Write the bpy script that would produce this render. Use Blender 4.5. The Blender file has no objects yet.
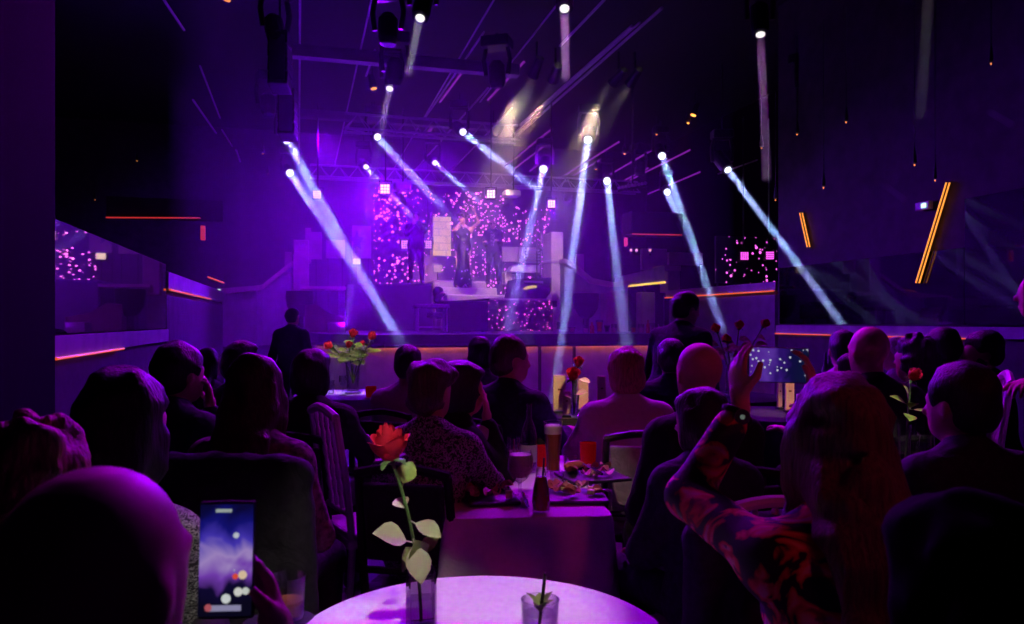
import bpy, bmesh, math, random
import numpy as np
from mathutils import Vector, Matrix

C = bpy.context.scene.collection
SC = bpy.context.scene
rnd = random.Random(7)
F, HC, HY = 760.0, 1.46, 321.0
YAW = math.atan(208 / F)
SN, CS = math.sin(YAW), math.cos(YAW)
PI = math.pi

# ---------------------------------------------------------------- where a sight line meets the room
def W(px, py, D):
    X = (px - 512) / F * D
    return Vector((X * CS + D * SN, -X * SN + D * CS, HC - (py - HY) / F * D))
def on(axis, px, py, v):
    d = W(px, py, 1.0) - Vector((0, 0, HC))
    o = (0, 0, HC)[axis]
    return Vector((0, 0, HC)) + d * ((v - o) / d[axis])
def ony(px, py, y): return on(1, px, py, y)
def onx(px, py, x): return on(0, px, py, x)
def onz(px, py, z): return on(2, px, py, z)

# ---------------------------------------------------------------- materials
MATS = {}
def mat(name, col=(.5, .5, .5), rough=.6, metal=0.0, emit=None, es=1.0, trans=0.0, spec=None, sheen=0):
    if name in MATS: return MATS[name]
    m = bpy.data.materials.new(name); m.use_nodes = True
    b = m.node_tree.nodes['Principled BSDF']
    b.inputs['Base Color'].default_value = (*col, 1)
    b.inputs['Roughness'].default_value = rough
    b.inputs['Metallic'].default_value = metal
    if trans: b.inputs['Transmission Weight'].default_value = trans
    if spec is not None: b.inputs['Specular IOR Level'].default_value = spec
    if emit:
        b.inputs['Emission Color'].default_value = (*emit, 1)
        b.inputs['Emission Strength'].default_value = es
    MATS[name] = m
    return m
def nodes(m): return m.node_tree.nodes, m.node_tree.links, m.node_tree.nodes['Principled BSDF']
def coord(m, scale=(1, 1, 1), kind='Object'):
    n, l, _ = nodes(m)
    tc = n.new('ShaderNodeTexCoord'); mp = n.new('ShaderNodeMapping')
    mp.inputs['Scale'].default_value = scale
    l.new(tc.outputs[kind], mp.inputs[0]); return mp.outputs[0]
def ramp(m, src, stops, interp='LINEAR'):
    n, l, _ = nodes(m)
    r = n.new('ShaderNodeValToRGB'); r.color_ramp.interpolation = interp
    e = r.color_ramp.elements
    while len(e) < len(stops): e.new(.5)
    for i, (p, c) in enumerate(stops):
        e[i].position = p; e[i].color = (*c, 1)
    l.new(src, r.inputs[0]); return r.outputs[0]
def noise(m, scale, vec, detail=3, rough=.5, dist=0):
    n, l, _ = nodes(m)
    t = n.new('ShaderNodeTexNoise'); t.inputs['Scale'].default_value = scale
    t.inputs['Detail'].default_value = detail; t.inputs['Distortion'].default_value = dist
    l.new(vec, t.inputs['Vector']); return t.outputs['Fac']
def bump(m, src, strength=.3, dist=.01):
    n, l, b = nodes(m)
    u = n.new('ShaderNodeBump'); u.inputs['Strength'].default_value = strength; u.inputs['Distance'].default_value = dist
    l.new(src, u.inputs['Height']); l.new(u.outputs[0], b.inputs['Normal'])
def cloth(name, col, rough=.85, var=.35, wr=.5, spec=.25):
    """woven cloth: slight tone change, soft creases"""
    if name in MATS: return MATS[name]
    m = mat(name, col, rough, spec=spec); n, l, b = nodes(m)
    v = coord(m)
    f = noise(m, 40, v)
    c = ramp(m, f, [(.3, tuple(x * (1 - var) for x in col)), (.7, tuple(min(1, x * (1 + var)) for x in col))])
    l.new(c, b.inputs['Base Color'])
    bump(m, noise(m, 9, v, 3, dist=1.2), wr, .03)
    return m
def hairm(name, col, rough=.42):
    if name in MATS: return MATS[name]
    m = mat(name, col, rough, spec=.4); n, l, b = nodes(m)
    v = coord(m, (60, 60, 5))
    f = noise(m, 2.2, v, 4, dist=.3)
    c = ramp(m, f, [(.3, tuple(x * .5 for x in col)), (.7, tuple(min(1, x * 1.7) for x in col))])
    l.new(c, b.inputs['Base Color']); bump(m, f, .7, .012)
    return m
def skinm(name, col):
    if name in MATS: return MATS[name]
    m = mat(name, col, .5, spec=.4); n, l, b = nodes(m)
    v = coord(m)
    f = noise(m, 14, v, 4)
    l.new(ramp(m, f, [(.3, tuple(x * .85 for x in col)), (.7, tuple(min(1, x * 1.12) for x in col))]), b.inputs['Base Color'])
    bump(m, noise(m, 160, v), .12, .003)
    return m
def emis(name, col, s, sample=False):
    m = mat(name, (.02, .02, .02), .5, emit=col, es=s)
    if not sample: m.cycles.emission_sampling = 'NONE'
    return m
def thin_glass(name, tint=(1, 1, 1), refl=.25):
    """a clear vessel or pane: mostly see-through, bright at the rims"""
    if name in MATS: return MATS[name]
    m = bpy.data.materials.new(name); m.use_nodes = True
    n, l = m.node_tree.nodes, m.node_tree.links
    n.remove(n['Principled BSDF'])
    t = n.new('ShaderNodeBsdfTransparent'); t.inputs[0].default_value = (*tint, 1)
    g = n.new('ShaderNodeBsdfGlossy'); g.inputs['Roughness'].default_value = .08
    fr = n.new('ShaderNodeLayerWeight'); fr.inputs[0].default_value = refl
    mx = n.new('ShaderNodeMixShader')
    l.new(fr.outputs['Facing'], mx.inputs[0]); l.new(t.outputs[0], mx.inputs[1]); l.new(g.outputs[0], mx.inputs[2])
    l.new(mx.outputs[0], n['Material Output'].inputs[0])
    MATS[name] = m; return m
def volume(name, col, dens, aniso=0.0):
    if name in MATS: return MATS[name]
    m = bpy.data.materials.new(name); m.use_nodes = True
    n, l = m.node_tree.nodes, m.node_tree.links
    n.remove(n['Principled BSDF'])
    v = n.new('ShaderNodeVolumeScatter'); v.inputs['Color'].default_value = (*col, 1)
    v.inputs['Density'].default_value = dens; v.inputs['Anisotropy'].default_value = aniso
    l.new(v.outputs[0], n['Material Output'].inputs['Volume'])
    MATS[name] = m; return m

# ---------------------------------------------------------------- mesh helper
def frame(d):
    d = d.normalized(); a = Vector((0, 0, 1)) if abs(d.z) < .95 else Vector((1, 0, 0))
    u = d.cross(a).normalized(); return u, d.cross(u).normalized(), d
class MB:
    def __init__(s): s.v, s.f = [], []
    def add(s, vs, fs):
        b = len(s.v); s.v += [tuple(v) for v in vs]; s.f += [tuple(b + i for i in f) for f in fs]; return s
    def box(s, c, d, rz=0, bev=0.0, rx=0.0):
        R = Matrix.Rotation(rz, 3, 'Z') @ Matrix.Rotation(rx, 3, 'X')
        c = Vector(c); x, y, z = d[0] / 2, d[1] / 2, d[2] / 2
        bm = bmesh.new(); bmesh.ops.create_cube(bm, size=1)
        for v in bm.verts: v.co = Vector((v.co.x * d[0], v.co.y * d[1], v.co.z * d[2]))
        bv = min(bev if bev else .04 * min(d), .45 * min(d))
        if bv > 1e-5: bmesh.ops.bevel(bm, geom=bm.edges[:], offset=bv, segments=2 if bev else 1, affect='EDGES', profile=.5)
        bm.verts.ensure_lookup_table(); bm.verts.index_update()
        s.add([c + R @ v.co for v in bm.verts], [[v.index for v in f.verts] for f in bm.faces]); bm.free(); return s
    def span(s, lo, hi, bev=0.0):
        lo, hi = Vector(lo), Vector(hi)
        a = Vector([min(lo[i], hi[i]) for i in range(3)]); b = Vector([max(lo[i], hi[i]) for i in range(3)])
        return s.box((a + b) / 2, b - a, 0, bev)
    def tube(s, pts, r, n=8, cap=True):
        pts = [Vector(p) for p in pts]; rs = r if isinstance(r, (list, tuple)) else [r] * len(pts)
        vs, fs = [], []; pu = None
        for i, p in enumerate(pts):
            d = pts[min(i + 1, len(pts) - 1)] - pts[max(i - 1, 0)]
            u, w, d = frame(d if d.length else Vector((0, 0, 1)))
            if pu is not None:
                u = (pu - d * pu.dot(d)).normalized(); w = d.cross(u)
            pu = u
            for k in range(n):
                a = 2 * PI * k / n; vs.append(p + (u * math.cos(a) + w * math.sin(a)) * rs[i])
        for i in range(len(pts) - 1):
            for k in range(n):
                k2 = (k + 1) % n; fs.append((i * n + k, i * n + k2, (i + 1) * n + k2, (i + 1) * n + k))
        if cap:
            fs.append(tuple(range(n))[::-1]); fs.append(tuple((len(pts) - 1) * n + k for k in range(n)))
        return s.add(vs, fs)
    def lathe(s, prof, c=(0, 0, 0), n=24, cap=True):
        c = Vector(c); vs, fs = [], []
        for r, z in prof:
            for k in range(n):
                a = 2 * PI * k / n; vs.append(c + Vector((r * math.cos(a), r * math.sin(a), z)))
        m = len(prof)
        for i in range(m - 1):
            for k in range(n):
                k2 = (k + 1) % n; fs.append((i * n + k, i * n + k2, (i + 1) * n + k2, (i + 1) * n + k))
        if cap:
            fs.append(tuple(range(n))[::-1]); fs.append(tuple((m - 1) * n + k for k in range(n)))
        return s.add(vs, fs)
    def ball(s, c, r, n=10, R=None):
        r = r if isinstance(r, (tuple, list)) else (r, r, r); c = Vector(c); vs, fs = [], []
        m = max(4, n // 2)
        for i in range(m + 1):
            t = PI * i / m
            for k in range(n):
                a = 2 * PI * k / n
                q = Vector((r[0] * math.sin(t) * math.cos(a), r[1] * math.sin(t) * math.sin(a), r[2] * math.cos(t)))
                vs.append(c + (R @ q if R else q))
        for i in range(m):
            for k in range(n):
                k2 = (k + 1) % n; fs.append((i * n + k, (i + 1) * n + k, (i + 1) * n + k2, i * n + k2))
        return s.add(vs, fs)
    def prism(s, poly, ext):
        """poly: 3-D points in a plane; ext: thickness vector"""
        n = len(poly); p = [Vector(q) for q in poly]; e = Vector(ext)
        fs = [tuple(range(n))[::-1], tuple(range(n, 2 * n))] + [(i, (i + 1) % n, n + (i + 1) % n, n + i) for i in range(n)]
        return s.add(p + [q + e for q in p], fs)
    def build(s, name, m, parent=None, loc=None, smooth=False, mats=None):
        me = bpy.data.meshes.new(name); me.from_pydata(s.v, [], s.f); me.update()
        bm = bmesh.new(); bm.from_mesh(me)
        bmesh.ops.remove_doubles(bm, verts=bm.verts, dist=1e-6)
        bmesh.ops.recalc_face_normals(bm, faces=bm.faces); bm.to_mesh(me); bm.free()
        if smooth:
            me.polygons.foreach_set('use_smooth', [True] * len(me.polygons))
            me.set_sharp_from_angle(angle=math.radians(42))
        me.materials.append(m)
        o = bpy.data.objects.new(name, me); C.objects.link(o)
        if parent: o.parent = parent
        if loc is not None: o.location = loc
        return o
def tag(o, label=None, cat=None, group=None, kind=None):
    for k, v in (('label', label), ('category', cat), ('group', group), ('kind', kind)):
        if v: o[k] = v
    return o
def thing(name, label, cat, loc=(0, 0, 0), rz=0, group=None):
    o = bpy.data.objects.new(name, None); C.objects.link(o); o.location = loc; o.rotation_euler = (0, 0, rz)
    o.empty_display_size = .1
    return tag(o, label, cat, group)
def kids(o): return [c for c in bpy.data.objects if c.parent == o]
def copy_tree(o, parent=None):
    c = o.copy(); C.objects.link(c)
    if parent: c.parent = parent
    for ch in kids(o): copy_tree(ch, c)
    return c
def struct(name, mb, m, smooth=False):
    return tag(mb.build(name, m, smooth=smooth), kind='structure')

# ---------------------------------------------------------------- smooth bodies: distance fields meshed with surface nets
def V(*a): return np.array(a, dtype=np.float32)
def rc(a, b, ra, rb=None, k=.03, sub=False):
    return ('rc', np.asarray(a, np.float32), np.asarray(b, np.float32), ra, ra if rb is None else rb, k, sub)
def el(c, r, R=None, k=.03, sub=False):
    return ('el', np.asarray(c, np.float32), np.asarray(r, np.float32), None if R is None else np.asarray(R, np.float32), 0, k, sub)
def inflate(p, t):
    if p[0] == 'rc': return (p[0], p[1], p[2], p[3] + t, p[4] + t, *p[5:])
    return (p[0], p[1], p[2] + t, *p[3:])
def bounds(p):
    if p[0] == 'rc':
        return np.minimum(p[1] - p[3], p[2] - p[4]), np.maximum(p[1] + p[3], p[2] + p[4])
    r = p[2] if p[3] is None else np.abs(p[3]) @ p[2]
    return p[1] - r, p[1] + r
def sdf_mesh(prims, h, jitter=0.0, seed=1, clip=None):
    """clip: list of (point, normal): keeps the side the normal points away from"""
    lo = np.min([bounds(p)[0] for p in prims if not p[6]], axis=0) - 3 * h - jitter
    hi = np.max([bounds(p)[1] for p in prims if not p[6]], axis=0) + 3 * h + jitter
    n = np.ceil((hi - lo) / h).astype(int) + 1
    f = np.full(n, 10.0, np.float32)
    ax = [(lo[i] + h * np.arange(n[i])).astype(np.float32) for i in range(3)]
    for p in prims:
        k, sub = p[5], p[6]
        bl, bh = bounds(p); mg = k + 4 * h
        i0 = np.clip(np.floor((bl - mg - lo) / h).astype(int), 0, n - 1); i1 = np.clip(np.ceil((bh + mg - lo) / h).astype(int) + 1, 1, n)
        if np.any(i1 <= i0): continue
        sl = tuple(slice(i0[i], i1[i]) for i in range(3))
        x, y, z = ax[0][sl[0]][:, None, None], ax[1][sl[1]][None, :, None], ax[2][sl[2]][None, None, :]
        if p[0] == 'rc':
            a, b = p[1], p[2]; ba = b - a; L = max(float(ba @ ba), 1e-9)
            t = np.clip(((x - a[0]) * ba[0] + (y - a[1]) * ba[1] + (z - a[2]) * ba[2]) / L, 0, 1)
            d = np.sqrt((x - a[0] - t * ba[0]) ** 2 + (y - a[1] - t * ba[1]) ** 2 + (z - a[2] - t * ba[2]) ** 2) - (p[3] + (p[4] - p[3]) * t)
        else:
            c, r, R = p[1], p[2], p[3]
            q = [x - c[0], y - c[1], z - c[2]]
            if R is not None: q = [R[0, i] * q[0] + R[1, i] * q[1] + R[2, i] * q[2] for i in range(3)]
            k0 = np.sqrt((q[0] / r[0]) ** 2 + (q[1] / r[1]) ** 2 + (q[2] / r[2]) ** 2)
            k1 = np.sqrt((q[0] / r[0] ** 2) ** 2 + (q[1] / r[1] ** 2) ** 2 + (q[2] / r[2] ** 2) ** 2)
            d = k0 * (k0 - 1) / np.maximum(k1, 1e-6)
        g = f[sl]
        if sub:
            d = -d; hh = np.clip(.5 + .5 * (d - g) / k, 0, 1); f[sl] = g + (d - g) * hh + k * hh * (1 - hh)
        else:
            hh = np.clip(.5 + .5 * (g - d) / k, 0, 1); hh = np.where(g > 5, 1.0, hh)
            f[sl] = np.where(g > 5, d, g + (d - g) * hh - k * hh * (1 - hh))
    if clip:
        for (c, nn) in clip:
            d = (ax[0][:, None, None] - c[0]) * nn[0] + (ax[1][None, :, None] - c[1]) * nn[1] + (ax[2][None, None, :] - c[2]) * nn[2]
            f = np.maximum(f, d.astype(np.float32))
    if jitter:
        rg = np.random.RandomState(seed); m = np.maximum(n // 3 + 2, 2)
        lowr = rg.rand(*m).astype(np.float32) - .5
        ii = [np.minimum((np.arange(n[i]) // 3), m[i] - 1) for i in range(3)]
        nz = lowr[np.ix_(*ii)]
        for a_ in range(3):
            nz = (np.roll(nz, 1, a_) + nz + np.roll(nz, -1, a_)) / 3
        f = f + nz * jitter * 3
    f[0], f[-1] = 1, 1; f[:, 0], f[:, -1] = 1, 1; f[:, :, 0], f[:, :, -1] = 1, 1
    return nets(f, lo, h)
CORN = [(i, j, k) for i in (0, 1) for j in (0, 1) for k in (0, 1)]
EDG = [(a, b) for a in range(8) for b in range(a + 1, 8) if sum(abs(CORN[a][t] - CORN[b][t]) for t in range(3)) == 1]
def nets(f, lo, h):
    s = f < 0; n = f.shape
    cnt = sum(s[c[0]:n[0] - 1 + c[0], c[1]:n[1] - 1 + c[1], c[2]:n[2] - 1 + c[2]].astype(np.int8) for c in CORN)
    act = (cnt > 0) & (cnt < 8)
    ai = np.argwhere(act); idx = -np.ones(act.shape, np.int64); idx[act] = np.arange(len(ai))
    fv = [f[ai[:, 0] + c[0], ai[:, 1] + c[1], ai[:, 2] + c[2]] for c in CORN]
    acc = np.zeros((len(ai), 3)); num = np.zeros(len(ai))
    for a, b in EDG:
        cr = (fv[a] < 0) != (fv[b] < 0)
        t = np.where(cr, fv[a] / np.where(cr, fv[a] - fv[b], 1), 0)
        ca, cb = np.array(CORN[a]), np.array(CORN[b])
        acc += np.where(cr[:, None], ca + t[:, None] * (cb - ca), 0); num += cr
    v = lo + (ai + acc / np.maximum(num, 1)[:, None]) * h
    quads = []
    for a in range(3):
        b, c = (a + 1) % 3, (a + 2) % 3
        s0 = np.moveaxis(s, (a, b, c), (0, 1, 2)); I = np.moveaxis(idx, (a, b, c), (0, 1, 2))
        ch = np.argwhere(s0[:-1, 1:-1, 1:-1] != s0[1:, 1:-1, 1:-1])
        i, j, k = ch[:, 0], ch[:, 1] + 1, ch[:, 2] + 1
        q = np.stack([I[i, j - 1, k - 1], I[i, j, k - 1], I[i, j, k], I[i, j - 1, k]], 1)
        fl = ~s0[i, j, k]
        q[fl] = q[fl][:, ::-1]
        quads.append(q)
    return v, np.concatenate(quads)
def np_obj(name, chunks, m, parent=None, relax=1):
    vs, fs, b = [], [], 0
    for v, q in chunks:
        vs.append(v); fs.append(q + b); b += len(v)
    v, q = np.concatenate(vs), np.concatenate(fs)
    for _ in range(relax):
        acc = np.zeros_like(v); c = np.zeros(len(v))
        for i in range(4):
            for j in ((i + 1) % 4, (i + 3) % 4):
                np.add.at(acc, q[:, i], v[q[:, j]]); np.add.at(c, q[:, i], 1)
        v = v * .5 + .5 * acc / np.maximum(c, 1)[:, None]
    me = bpy.data.meshes.new(name)
    me.vertices.add(len(v)); me.vertices.foreach_set('co', v.astype(np.float32).ravel())
    me.loops.add(len(q) * 4); me.loops.foreach_set('vertex_index', q.astype(np.int32).ravel())
    me.polygons.add(len(q)); me.polygons.foreach_set('loop_start', np.arange(0, len(q) * 4, 4, dtype=np.int32))
    me.update(calc_edges=True); me.validate()
    me.polygons.foreach_set('use_smooth', [True] * len(me.polygons))
    me.materials.append(m)
    o = bpy.data.objects.new(name, me); C.objects.link(o)
    if parent: o.parent = parent
    return o
# ================================================================ camera
cam = bpy.data.cameras.new('camera'); camo = bpy.data.objects.new('camera', cam); C.objects.link(camo)
camo.location = (0, 0, HC); camo.rotation_euler = (PI / 2, 0, -YAW)
cam.sensor_width = 36; cam.lens = 36 * F / 1024; cam.shift_y = (HY - 312) / 1024
cam.clip_start = .05; cam.clip_end = 100
cam.dof.use_dof = True; cam.dof.focus_distance = 4.2; cam.dof.aperture_fstop = 5.6
SC.camera = camo
SC.view_settings.view_transform = 'Standard'; SC.view_settings.look = 'None'
SC.view_settings.exposure = 0; SC.view_settings.gamma = 1; SC.view_settings.use_curve_mapping = False
w = bpy.data.worlds.new('world'); SC.world = w; w.use_nodes = True
w.node_tree.nodes['Background'].inputs[0].default_value = (.05, 0, .12, 1)
w.node_tree.nodes['Background'].inputs[1].default_value = .012
cy = SC.cycles
cy.use_light_tree = False; cy.use_denoising = True; cy.max_bounces = 5; cy.diffuse_bounces = 2; cy.glossy_bounces = 3; cy.transmission_bounces = 4
cy.transparent_max_bounces = 16; cy.volume_bounces = 0; cy.sample_clamp_indirect = 2.0; cy.sample_clamp_direct = 0.0
cy.caustics_reflective = False; cy.caustics_refractive = False

XL, XR = -1.4, 6.6
# ================================================================ surfaces
def paint(name, col, rough=.6, sc=6):
    if name in MATS: return MATS[name]
    m = mat(name, col, rough); n, l, b = nodes(m); v = coord(m)
    f = noise(m, sc, v, 5)
    l.new(ramp(m, f, [(.3, tuple(x * .8 for x in col)), (.7, tuple(x * 1.15 for x in col))]), b.inputs['Base Color'])
    bump(m, noise(m, 90, v), .15, .004); return m
floor_m = paint('floor_dark_carpet', (.05, .045, .05), .8, 30)
wall_m = paint('painted_wall', (.42, .40, .42), .55)
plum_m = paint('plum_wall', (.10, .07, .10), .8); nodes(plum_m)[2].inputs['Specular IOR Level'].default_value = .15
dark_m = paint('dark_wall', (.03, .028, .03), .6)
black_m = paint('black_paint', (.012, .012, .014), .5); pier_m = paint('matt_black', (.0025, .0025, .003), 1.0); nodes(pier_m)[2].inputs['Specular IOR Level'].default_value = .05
ceil_m = paint('ceiling_dark', (.022, .021, .026), .8)
stone_m = paint('cream_stone', (.62, .52, .42), .55, 3)
metal_d = mat('dark_metal', (.05, .05, .055), .4, .6)
metal_l = mat('grey_metal', (.55, .55, .57), .35, .7)
chrome = mat('chrome', (.8, .8, .82), .15, 1)
rail_m = mat('pale_rail', (.75, .73, .75), .4, .2)
led_o = emis('led_orange', (1, .13, .025), .8, True)
led_y = emis('led_yellow', (1, .62, .08), 1.3, True)
led_d = emis('led_amber', (1, .30, .04), 1.5)
led_r = emis('led_red', (1, .05, .06), .45)
lens_w = emis('lens_white', (.8, .84, 1), 2.2)
white_pl = mat('white_plastic', (.7, .68, .66), .4)
mirror_m = mat('mirror_glass', (.85, .8, .85), .02, 1)
mirror_k = mat('smoked_mirror', (.07, .065, .075), .03, 1)

struct('floor', MB().span((-6.5, -2.5, -.1), (9, 20, 0)), floor_m)
ZC = 6.0
struct('ceiling', MB().span((-6.5, -2.5, ZC), (9, 20, ZC + .15)), ceil_m)
YB = 19.0
struct('wall_back', MB().span((-6.5, YB, 0), (9, YB + .15, ZC)), plum_m)
# left wall: dark near pier, mirror bay, ledge, then the gallery box
yL0 = onx(56, 300, XL + .05).y + .01; yL1 = onx(165, 300, XL).y
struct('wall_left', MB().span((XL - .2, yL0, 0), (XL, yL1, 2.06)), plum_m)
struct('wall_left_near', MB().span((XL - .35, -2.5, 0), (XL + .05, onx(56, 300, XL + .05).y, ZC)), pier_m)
struct('wall_left_gallery', MB().span((-6.4, -2.5, 0), (-6.25, 20, ZC)), dark_m)
struct('trim_1', MB().span((XL - .02, yL0, 1.25), (XL + .035, yL1, 1.375)), wall_m)
t = MB().span((XL + .002, yL0 + .02, 1.385), (XL + .012, yL1 - .02, 2.05)).build('mirror_panel', mirror_m)
tag(t, 'long wall mirror above the purple ledge, reflecting the stage', 'mirror')
def strip(a, b, r, m, label, group=None, name='led_strip'):
    o = MB().tube([a, b], r, 6).build(name, m); o_c = (Vector(a) + Vector(b)) / 2
    return tag(o, label, 'light strip', group)
o_ = Vector((XL + .045, 0, 0))
p, q = onx(55, 357, XL + .04), onx(123, 349, XL + .04)
strip((XL + .045, p.y, 1.245), (XL + .045, q.y, 1.245), .009, led_o, 'orange light strip under the ledge of the long wall mirror')
# raised gallery box beyond the mirror
yg = 14.6
struct('wall_left_far', MB().span((XL - 4.8, yL1 + .02, 0), (XL, yg, 1.80)), plum_m)
struct('trim_2', MB().span((XL - .3, yL1 + .02, 1.80), (XL + .03, yg, 1.98)), wall_m)
strip((XL + .04, yL1 + .05, 1.79), (XL + .04, onx(208, 297, XL).y, 1.79), .011, led_o, 'red-orange light strip along the gallery edge just past the wall mirror')
a, b = W(208, 277, 16.2), W(224, 283, 14.6)
strip(a, b, .016, led_o, 'short orange light strip slanting at the far left, above the small exit light')
a, b = W(106, 217.5, 12), W(200, 218, 12)
struct('trim_3', MB().span(a + Vector((0, .02, .0)), b + Vector((.3, .5, .35))), dark_m)
strip(a, b, .012, led_r, 'long dim red light strip on the soffit over the left gallery')
t = MB().span(W(200.5, 240, 12.05), W(202.5, 225, 12.0) + Vector((.03, .12, 0))).build('wall_light', led_r); tag(t, 'small dim red upright wall light at the end of the left soffit', 'light')
t = MB().span(W(215, 294, 14.2), W(223, 286, 14.2) + Vector((0, .08, 0))).build('exit_light', black_m)
MB().span(W(217.5, 292.5, 14.15), W(220.5, 289, 14.15)).build('diffuser', emis('exit_green', (.6, 1, .75), 1.2), t)
tag(t, 'tiny pale green exit light under the short orange strip on the left', 'exit light')
# right wall
yR0 = onx(1030, 300, XR).y; yR1 = onx(778, 300, XR).y
struct('wall_right', MB().span((XR, -2.5, 0), (XR + .2, yR1, ZC)), plum_m)
struct('trim_4', MB().span((XR - .04, -2.5, 1.285), (XR + .02, yR1, 1.40)), wall_m)
yS = onx(999, 300, XR).y; strip((XR - .05, yS, 1.278), (XR - .05, yR1, 1.278), .008, led_o, 'thin orange light strip under the ledge of the right wall')
t = MB().span((XR - .012, onx(965, 300, XR).y, 1.42), (XR - .002, yR1 - .05, 2.22)).build('smoked_mirror_panel', mirror_k)
tag(t, 'wide smoked mirror band on the right wall above the lit ledge', 'mirror')
t = MB().span((XR - .03, -2, 1.42), (XR - .004, onx(967, 300, XR).y, 2.72)).build('dark_glass_panel', mirror_k)
tag(t, 'tall dark glass panel at the near end of the right wall', 'mirror')
struct('wall_right_far', MB().span((XR, yR1 + .02, 0), (XR + 1.5, onx(668, 299, XR).y, 1.90)), paint('mauve_wall', (.2, .16, .2), .5))
yR2 = onx(667, 299, XR).y
struct('trim_5', MB().span((XR - .03, yR1 + .02, 1.90), (XR + .3, yR2, 2.03)), wall_m)
strip((XR - .045, yR1 + .04, 1.895), (XR - .045, yR2, 1.895), .012, led_o, 'orange light strip along the raised gallery behind the waiter')
# double light tubes on the right wall
def tubes(ax, ay, bx, by, m, label, off):
    t = thing('wall_light_tubes', label, 'light', onx(ax, ay, XR - .06))
    for s in (-off, off):
        A, B = onx(ax + s, ay, XR - .06), onx(bx + s, by, XR - .06)
        MB().tube([A - t.location, B - t.location], .008, 6).build('light_tube', m, t)
    A, B = onx(ax, ay, XR - .03), onx(bx, by, XR - .03)
    MB().tube([A - t.location, B - t.location], .03, 6).build('backing', dark_m, t)
    return t
tubes(917.5, 283, 948, 182.5, led_d, 'long slanting pair of amber light tubes on the right wall', 1.7)
tubes(808.5, 247, 801, 213, led_d, 'short slanting pair of amber light tubes farther along the right wall', 1.3)
t = thing('exit_light', 'small green-white exit light high on the right wall', 'exit light', onx(924, 206, XR - .05))
MB().box((0, 0, 0), (.06, .2, .09), 0, .01).build('case', white_pl, t)
MB().box((-.035, -.03, 0), (.012, .06, .045), 0, .003).build('diffuser', emis('exit_green2', (.45, 1, .7), 2.2), t)
# wood slat panel under the ceiling on the right
wood = mat('dark_wood', (.09, .04, .02), .5); n_, l_, b_ = nodes(wood)
l_.new(ramp(wood, noise(wood, 3, coord(wood, (1, 12, 12)), 4), [(.3, (.05, .022, .012)), (.7, (.14, .065, .03))]), b_.inputs['Base Color'])
for i, q in enumerate([[(880, 150), (908, 149), (938, 140), (910, 134)], [(912, 134), (940, 138), (998, 118), (960, 121)]]):
    t = MB().prism([onz(x, y, 3.9) for x, y in q], (0, 0, .06)).build('ceiling_wood_panel', wood)
    tag(t, ['dark wood panel hung under the ceiling on the right, the wider lower one', 'dark wood panel hung under the ceiling on the right, the upper one nearer the wall'][i], 'ceiling panel')
for i, q in enumerate([[(913, 103), (913, 106), (943, 96), (943, 93)], [(961, 86), (961, 89), (987, 81), (987, 77)]]):
    A, B = onz(q[0][0], q[0][1], 4.2), onz(q[2][0], q[2][1], 4.2)
    t = MB().tube([A, B], .02, 8).build('ceiling_rod', rail_m); tag(t, ['pale rod under the ceiling left of the dim right-hand spotlight', 'pale rod under the ceiling right of the dim right-hand spotlight'][i], 'rod')

# ================================================================ stage
ST = 1.27
stage_m = paint('stage_black', (.05, .045, .06), .35)
front_m = paint('stage_front', (.5, .46, .5), .5)
yF = ony(512, 334, 10.6).y
p0, p1 = ony(385, 334, yF), onz(692, 334, ST); p1 = ony(692, 334, yF)
def outline(off):
    pts = [(p1.x, yF + off), (p0.x, yF + off)]
    for i in range(1, 7):
        a = i / 6 * PI / 2; pts.append((p0.x - (1.0 - off * .5) * math.sin(a), yF + off + (2.6 - off) * (1 - math.cos(a))))
    return pts
stage = thing('stage', 'raised stage with a dark lip and an orange-lit purple front', 'stage', (0, 0, 0))
def slab(off, z0, z1, name, m):
    pts = outline(off) + [(p0.x - 1.0 + off * .5, YB - .05), (p1.x, YB - .05)]
    return MB().prism([(x, y, z0) for x, y in pts], (0, 0, z1 - z0)).build(name, m, stage)
slab(0, 1.14, ST, 'lip', stage_m)
slab(.14, 0, 1.14, 'front_panel', front_m)
for A_, B_ in zip(outline(0), outline(0)[1:]): MB().tube([(A_[0], A_[1] + .02, 1.115), (B_[0], B_[1] + .02, 1.115)], .035, 6).build('fascia', stage_m, stage)
MB().tube([(x, y, 1.128) for x, y in outline(.115)[:7]], .012, 6).build('light_strip', emis('led_front', (1, .16, .06), 17, True), stage)
for px in (540, 574.5):
    q = ony(px, 345, yF + .1); MB().span((q.x - .018, yF + .09, 0), (q.x + .018, yF + .16, 1.139)).build('post', metal_d, stage)
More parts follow.
